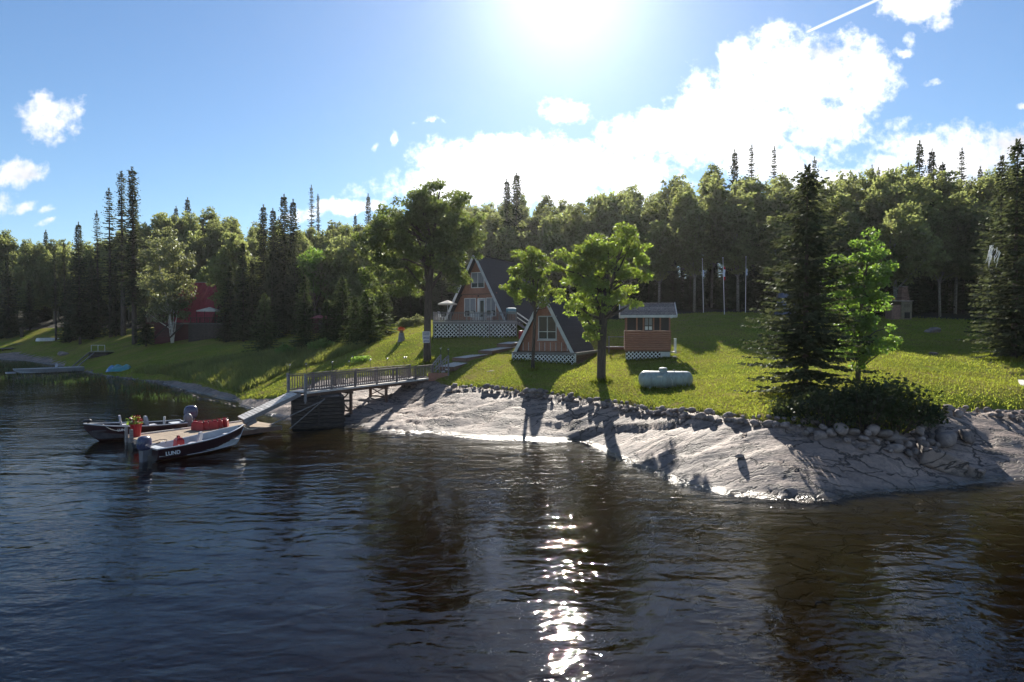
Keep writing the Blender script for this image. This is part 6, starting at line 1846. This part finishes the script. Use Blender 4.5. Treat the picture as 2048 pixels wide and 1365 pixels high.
# ------------------------------------------------------------------ stones
def stone_mesh(seed, sub=2):
    bm = bmesh.new()
    bmesh.ops.create_icosphere(bm, subdivisions=sub, radius=0.5)
    rg = random.Random(seed)
    offs = [Vector((rg.gauss(0, 1), rg.gauss(0, 1), rg.gauss(0, 1))).normalized() for _ in range(7)]
    for v in bm.verts:
        n = v.co.normalized(); s = 1.0
        for o_ in offs: s -= 0.22*max(0, n.dot(o_)-0.5)*2.2
        v.co = Vector((n.x*1.05, n.y*0.85, n.z*0.8))*0.5*s*(1 + rg.uniform(-0.03, 0.03))
    me = bpy.data.meshes.new('stone'); bm.to_mesh(me); bm.free()
    me.polygons.foreach_set('use_smooth', np.ones(len(me.polygons), dtype=bool))
    me.materials.append(STONE)
    return me
SM = [stone_mesh(i) for i in range(9)]
rs = random.Random(4)
def stone_row(root, pts, spacing, size, rows, up=0.30, back=0.0):
    P = [hit(*e) for e in pts]
    o = np.array(root.location)
    for i in range(len(P)-1):
        a, b = P[i], P[i+1]; L = np.hypot(*(b-a)[:2]); n = max(1, int(L/spacing))
        for j in range(n):
            for r in range(rows):
                q = a + (b-a)*((j + rs.uniform(0.1, 0.9))/n)
                yo = (r - (rows-1)/2)*spacing*0.85 + rs.uniform(-0.12, 0.12)
                q = np.array((q[0] + rs.uniform(-.1, .1), q[1] + yo, 0)); q[2] = G(q[0], q[1])
                s = size*rs.choice((0.55, 0.7, 0.85, 1.0, 1.0, 1.2, 1.6))
                s_ob = obj('stone', rs.choice(SM), root, q - o + np.array((0, 0, s*0.2 + (up*0.5 if r == rows-1 and rows > 1 else 0))), (rs.uniform(-.3, .3), rs.uniform(-.3, .3), rs.uniform(0, 6.28)))
                s_ob.scale = (s, s*rs.uniform(0.8, 1.1), s*rs.uniform(0.75, 1.0))
p = hit(890, 780)
t = thing('stone_edging', 'row of fieldstones edging the lawn from the walkway past the small cabin', 'stone edging', p)
stone_row(t, [(893,781),(930,782),(970,783),(1010,786),(1050,791),(1090,796),(1130,801),(1160,806),(1200,811)], 0.32, 0.38, 2)
t = thing('stone_edging', 'row of fieldstones edging the lawn below the propane tank to the lawn spruce', 'stone edging', hit(1200, 812))
stone_row(t, [(1205,812),(1240,818),(1280,824),(1320,829),(1370,834),(1420,840),(1470,845),(1520,850),(1570,854),(1620,859)], 0.28, 0.34, 3)
t = thing('stone_edging', 'shaded rubble of fieldstones below the dark shrubs', 'stone edging', hit(1640, 866))
stone_row(t, [(1600,858),(1650,872),(1700,884),(1750,890),(1800,893),(1840,890),(1870,880),(1890,862)], 0.38, 0.44, 3)
t = thing('stone_edging', 'curved row of rounded stones along the right end of the lawn', 'stone edging', hit(1890, 830))
stone_row(t, [(1885,832),(1910,829),(1940,828),(1975,831),(2010,836),(2048,840),(2090,846)], 0.34, 0.38, 2)
def boulder(label, px, py, sx, sy, sz, rz=0.0, seed=1, sink=0.3, mat=None, group=None):
    p = hit(px, py)
    me = stone_mesh(seed, 3)
    rb_ = np.random.default_rng(seed)
    for v_ in me.vertices:
        c_ = np.array(v_.co); k_ = 1 + 0.5*float(fbm(np.array([c_[0]*4+seed]), np.array([c_[1]*4+c_[2]*3]), seed, 3)[0])
        v_.co = Vector((c_[0]*k_, c_[1]*k_, min(c_[2], 0.30 + 0.08*c_[0])*k_))
    o = obj('boulder', me, None, p + np.array((0, 0, sz*(0.5-sink))), (0, 0, rz))
    o.scale = (sx, sy, sz)
    return tag(o, label, 'boulder', group)
boulder('dark pointed boulder on the right lawn near the fireplace', 1865, 668, 1.6, 1.3, 1.0, 0.2, 21, 0.2)
boulder('low grey boulder in the middle of the right lawn', 1868, 713, 1.0, 0.8, 0.55, 0.5, 22, 0.25)
boulder('flat stone barely showing in the right lawn', 1953, 719, 0.9, 0.5, 0.2, 0.1, 23, 0.3)
boulder('flat stone in the lawn left of the small cabin', 987, 745, 1.2, 0.6, 0.25, 0.2, 24, 0.3)
boulder('large shaded boulder among rubble right of the dark shrubs', 1893, 893, 1.35, 1.1, 1.1, 0.4, 25, 0.3)
boulder('pale flat boulder in the rubble below the dark shrubs', 1792, 884, 1.2, 0.8, 0.7, 0.1, 26, 0.3)
boulder('grey boulder at the edge of the right rock slope', 1930, 880, 1.2, 1.0, 0.9, 1.0, 27, 0.35)
boulder('dark boulder shaded at the head of the cove', 128, 712, 1.8, 1.5, 1.5, 0.3, 28, 0.3)
boulder('small stone lying on the sunlit rock slab', 1478, 917, 0.5, 0.35, 0.28, 0.4, 29, 0.2)
# split slabs on the shore
def slab(label, a, b, w, h, dz=0.1, seed=0):
    A_, B_ = hit(*a), hit(*b)
    d = B_ - A_; L = float(np.linalg.norm(d)); an = math.atan2(d[1], d[0])
    bm = bmesh.new(); bmesh.ops.create_cube(bm, size=1.0)
    bmesh.ops.subdivide_edges(bm, edges=bm.edges[:], cuts=5, use_grid_fill=True)
    rg = np.random.default_rng(seed)
    for v in bm.verts:
        c = v.co
        e = 1 - 0.10*(abs(c.x)*2)**6 - 0.14*(abs(c.y)*2)**4
        n_ = float(fbm(np.array([c.x*3+seed]), np.array([c.y*3+c.z*2.0]), seed, 3)[0])
        v.co = Vector((c.x*L*(1+0.1*n_), c.y*w*(1+0.3*n_)*(1-0.25*(c.x+0.5)), c.z*h*e*(1+0.35*n_)))
    me = bpy.data.meshes.new('rock_slab'); bm.to_mesh(me); bm.free(); me.materials.append(ROCK)
    me.polygons.foreach_set('use_smooth', np.ones(len(me.polygons), dtype=bool))
    mp_ = (A_+B_)/2
    o = obj('rock_slab', me, None, mp_ + np.array((0, 0, dz)), (0, -math.asin(d[2]/L), an))
    return tag(o, label, 'rock slab', 'split slabs on the right shore')
slab('long grey rounded slab lying below the rubble at right', (1836, 915), (1925, 945), 0.9, 0.8, 0.15, 2)
slab('shorter shaded slab end touching the long grey slab', (1925, 938), (1965, 955), 0.7, 0.5, 0.05, 5)
# weathered wall timber at the right edge and blue tarpaulin behind the spruce
a, b = hit(2041, 768), hit(2062, 800)
o = MB().beam(tuple(a + np.array((0, 0, 0.12))), tuple(b + np.array((0, 0, 0.12))), 0.25, 0.2).build('timber', WOOD_PALE)
tag(o, 'pale squared timber lying on the lawn at the right edge', 'timber')
p = hit(1572, 638)
o = MB().hexa([(-1.0, -0.8, 0), (1.0, -0.8, 0), (1.0, 0.8, 0), (-1.0, 0.8, 0), (-0.6, -0.3, 2.9), (0.5, -0.3, 2.2), (0.5, 0.3, 2.2), (-0.6, 0.3, 2.9)]).build('covered_pile', M('blue grey tarpaulin', (0.09, 0.11, 0.19), (0.14, 0.16, 0.23), 2, 0.6))
o.location = tuple(p); tag(o, 'pile under a blue grey tarpaulin glimpsed behind the lawn spruce', 'covered pile')
# white shreds hanging in the right spruce
p = K(1990, 500, 38.0)
m = MB(); rg = random.Random(8)
for i in range(16):
    x = rg.uniform(-0.35, 0.35); z = rg.uniform(-0.2, 0.3)
    pts = [(x, 0, z), (x-0.08+rg.uniform(-.1, .1), rg.uniform(-.1, .1), z-0.35), (x-0.15+rg.uniform(-.2, .1), rg.uniform(-.1, .1), z-rg.uniform(.6, 1.0))]
    m.tube(pts, [0.022, 0.018, 0.006], 5)
o = m.build('plastic_shreds', WHITE); o.location = tuple(p); tag(o, 'white plastic shreds hanging high in the right edge spruce', 'plastic')
# signs on the big maple
tp = hit(855, 725); kk = tp[1]/F_PX
SIGNB = M('sign print blue grey', (0.16, 0.17, 0.24), (0.30, 0.31, 0.38), 12, 0.6)
for i, (px0, px1, y0, y1, lab) in enumerate(((845, 860, 663.5, 672.5, 'top pale sign board nailed to the big maple trunk'), (845, 859, 672.8, 679.2, 'middle dark sign board with pale border on the maple trunk'), (846, 859, 679.5, 686, 'lowest dark sign board with pale border on the maple trunk'))):
    c = K((px0+px1)/2, (y0+y1)/2, tp[1]-0.42)
    w, h = (px1-px0)*kk, (y1-y0)*kk
    t = thing('sign_board', lab, 'sign', c, 0, 'signs on the maple trunk')
    MB().box((0, 0, 0), (w, 0.03, h)).build('board', TRIM, t)
    MB().box((0, -0.018, 0), (w-0.08, 0.006, h-0.07)).build('panel', SIGNB if i else M('sign print grey', (0.30, 0.32, 0.34), (0.22, 0.23, 0.27), 9, 0.6), t)
# stump planter with red flowers
p = hit(803, 684)
t = thing('stump_planter', 'grey stump planter topped with a ball of red flowers on the lawn', 'planter', p)
MB().lathe([(0.42, -0.05), (0.36, 0.1), (0.25, 0.7), (0.24, 0.85)], n=12).build('stump', M('grey weathered stump', (0.25, 0.24, 0.27), (0.17, 0.16, 0.18), 5, 0.9, 0.02), t)
MB().lathe([(0.15, 0.85), (0.2, 1.1)], n=12).build('pot', WOOD_BROWN, t)
rng = np.random.default_rng(9)
v, f = leaves(rng, np.array((0, 0, 1.18)), np.array((0.30, 0.3, 0.2)), 150, 0.12, 0.0)
obj('flowers', mesh('flowers', v, f, M('orange red petals', (0.50, 0.06, 0.02), rough=0.8)), t)
# shoreline pebbles of the cove: too many to count
rng = np.random.default_rng(12); m = MB(); pts = []
for i in range(260):
    e = shore_pt(rng.uniform(150, 470), 0.0 + np.interp(rng.uniform(150, 470), (150, 240, 320, 400, 470), (742, 756, 768, 795, 812)))
for i in range(260):
    px = rng.uniform(150, 470); e = shore_pt(px, np.interp(px, (150, 240, 320, 400, 470), (742, 756, 768, 795, 812)) + rng.normal()*1.2)
    z = G(e[0], e[1]); s = 0.12 + 0.25*rng.random()
    m.lathe([(s*0.3, -s*0.3), (s*0.5, 0), (s*0.4, s*0.25), (s*0.1, s*0.36)], (e[0], e[1], max(z, -0.1)), 6)
o = m.build('shore_pebbles', STONE, None, True); o['kind'] = 'stuff'
# mooring ropes
ROPE = M('pale rope', (0.55, 0.52, 0.46), (0.42, 0.40, 0.35), 8, 0.9)
def rope(label, a, b, sag):
    a, b = np.array(a), np.array(b)
    pts = [a + (b-a)*q - np.array((0, 0, sag*4*q*(1-q))) for q in np.linspace(0, 1, 9)]
    tag(MB().tube([tuple(p_) for p_ in pts], 0.016, 5).build('mooring_rope', ROPE), label, 'rope', 'mooring ropes')
rope('pale rope from the bow of the near boat to the dock', (bn[0]-0.05, bn[1]-0.05, 1.0), tuple(dpt(5.6, -2.9, 0.40)), 0.16)
rope('pale rope from the far boat to the post at the lake end of the dock', (bfar[0]+0.8, bfar[1]+0.3, 0.92), tuple(dpt(-0.08, -0.35, 0.85)), 0.22)
rope('pale rope from the stern of the near boat to the dock', npt(0.15, 0.72, 0.60), tuple(dpt(0.6, -2.9, 0.40)), 0.08)
# uncut tufts round trunks, posts and walls
rng = np.random.default_rng(31); X, Y = [], []
P1_, P2_ = hit(1610, 803), hit(2028, 722)
for q, r0, r1, n in ((BASES[0], 0.28, 0.65, 420), (BASES[1], 0.30, 0.65, 420), (BASES[2], 0.12, 0.4, 200), (BASES[3], 0.15, 0.5, 260), (pt, 0.5, 1.3, 500), (P1_, 0.4, 1.6, 700), (P2_, 0.3, 1.3, 500)):
    a = rng.random(n)*6.283; r = r0 + (r1-r0)*rng.random(n)
    X.append(q[0] + np.cos(a)*r*(1.5 if q is pt else 1)); Y.append(q[1] + np.sin(a)*r)
for root, x0, x1, y in ((small, -2.7, 2.8, -0.66), (gaz, -1.75, 1.9, -0.1), (deck, -0.1, DW+0.1, -0.1)):
    n = 500; c, s = math.cos(root.rotation_euler.z), math.sin(root.rotation_euler.z)
    u_ = x0 + (x1-x0)*rng.random(n); w_ = y - 0.18*rng.random(n)
    X.append(root.location.x + u_*c - w_*s); Y.append(root.location.y + u_*s + w_*c)
X, Y = np.concatenate(X), np.concatenate(Y)
blades('uncut_grass', X, Y, H(X, Y) + 0.08, rng, 0.26, 0.05, GRASS, 0.4)
# ------------------------------------------------------------------ added air volume imitating the lens flare veil, lifts the darks
hz = bpy.data.materials.new('thin haze'); hz.use_nodes = True
t = hz.node_tree; t.nodes.clear()
pv = N(t, 'ShaderNodeVolumePrincipled')
pv.inputs['Color'].default_value = (0.94, 0.95, 1.0, 1); pv.inputs['Density'].default_value = 0.0001; pv.inputs['Anisotropy'].default_value = 0.68
o = N(t, 'ShaderNodeOutputMaterial'); t.links.new(pv.outputs[0], o.inputs['Volume'])
HB = MB().box((0, 150, 22), (1760, 1120, 80)).build('flare_veil', hz); HB['kind'] = 'stuff'
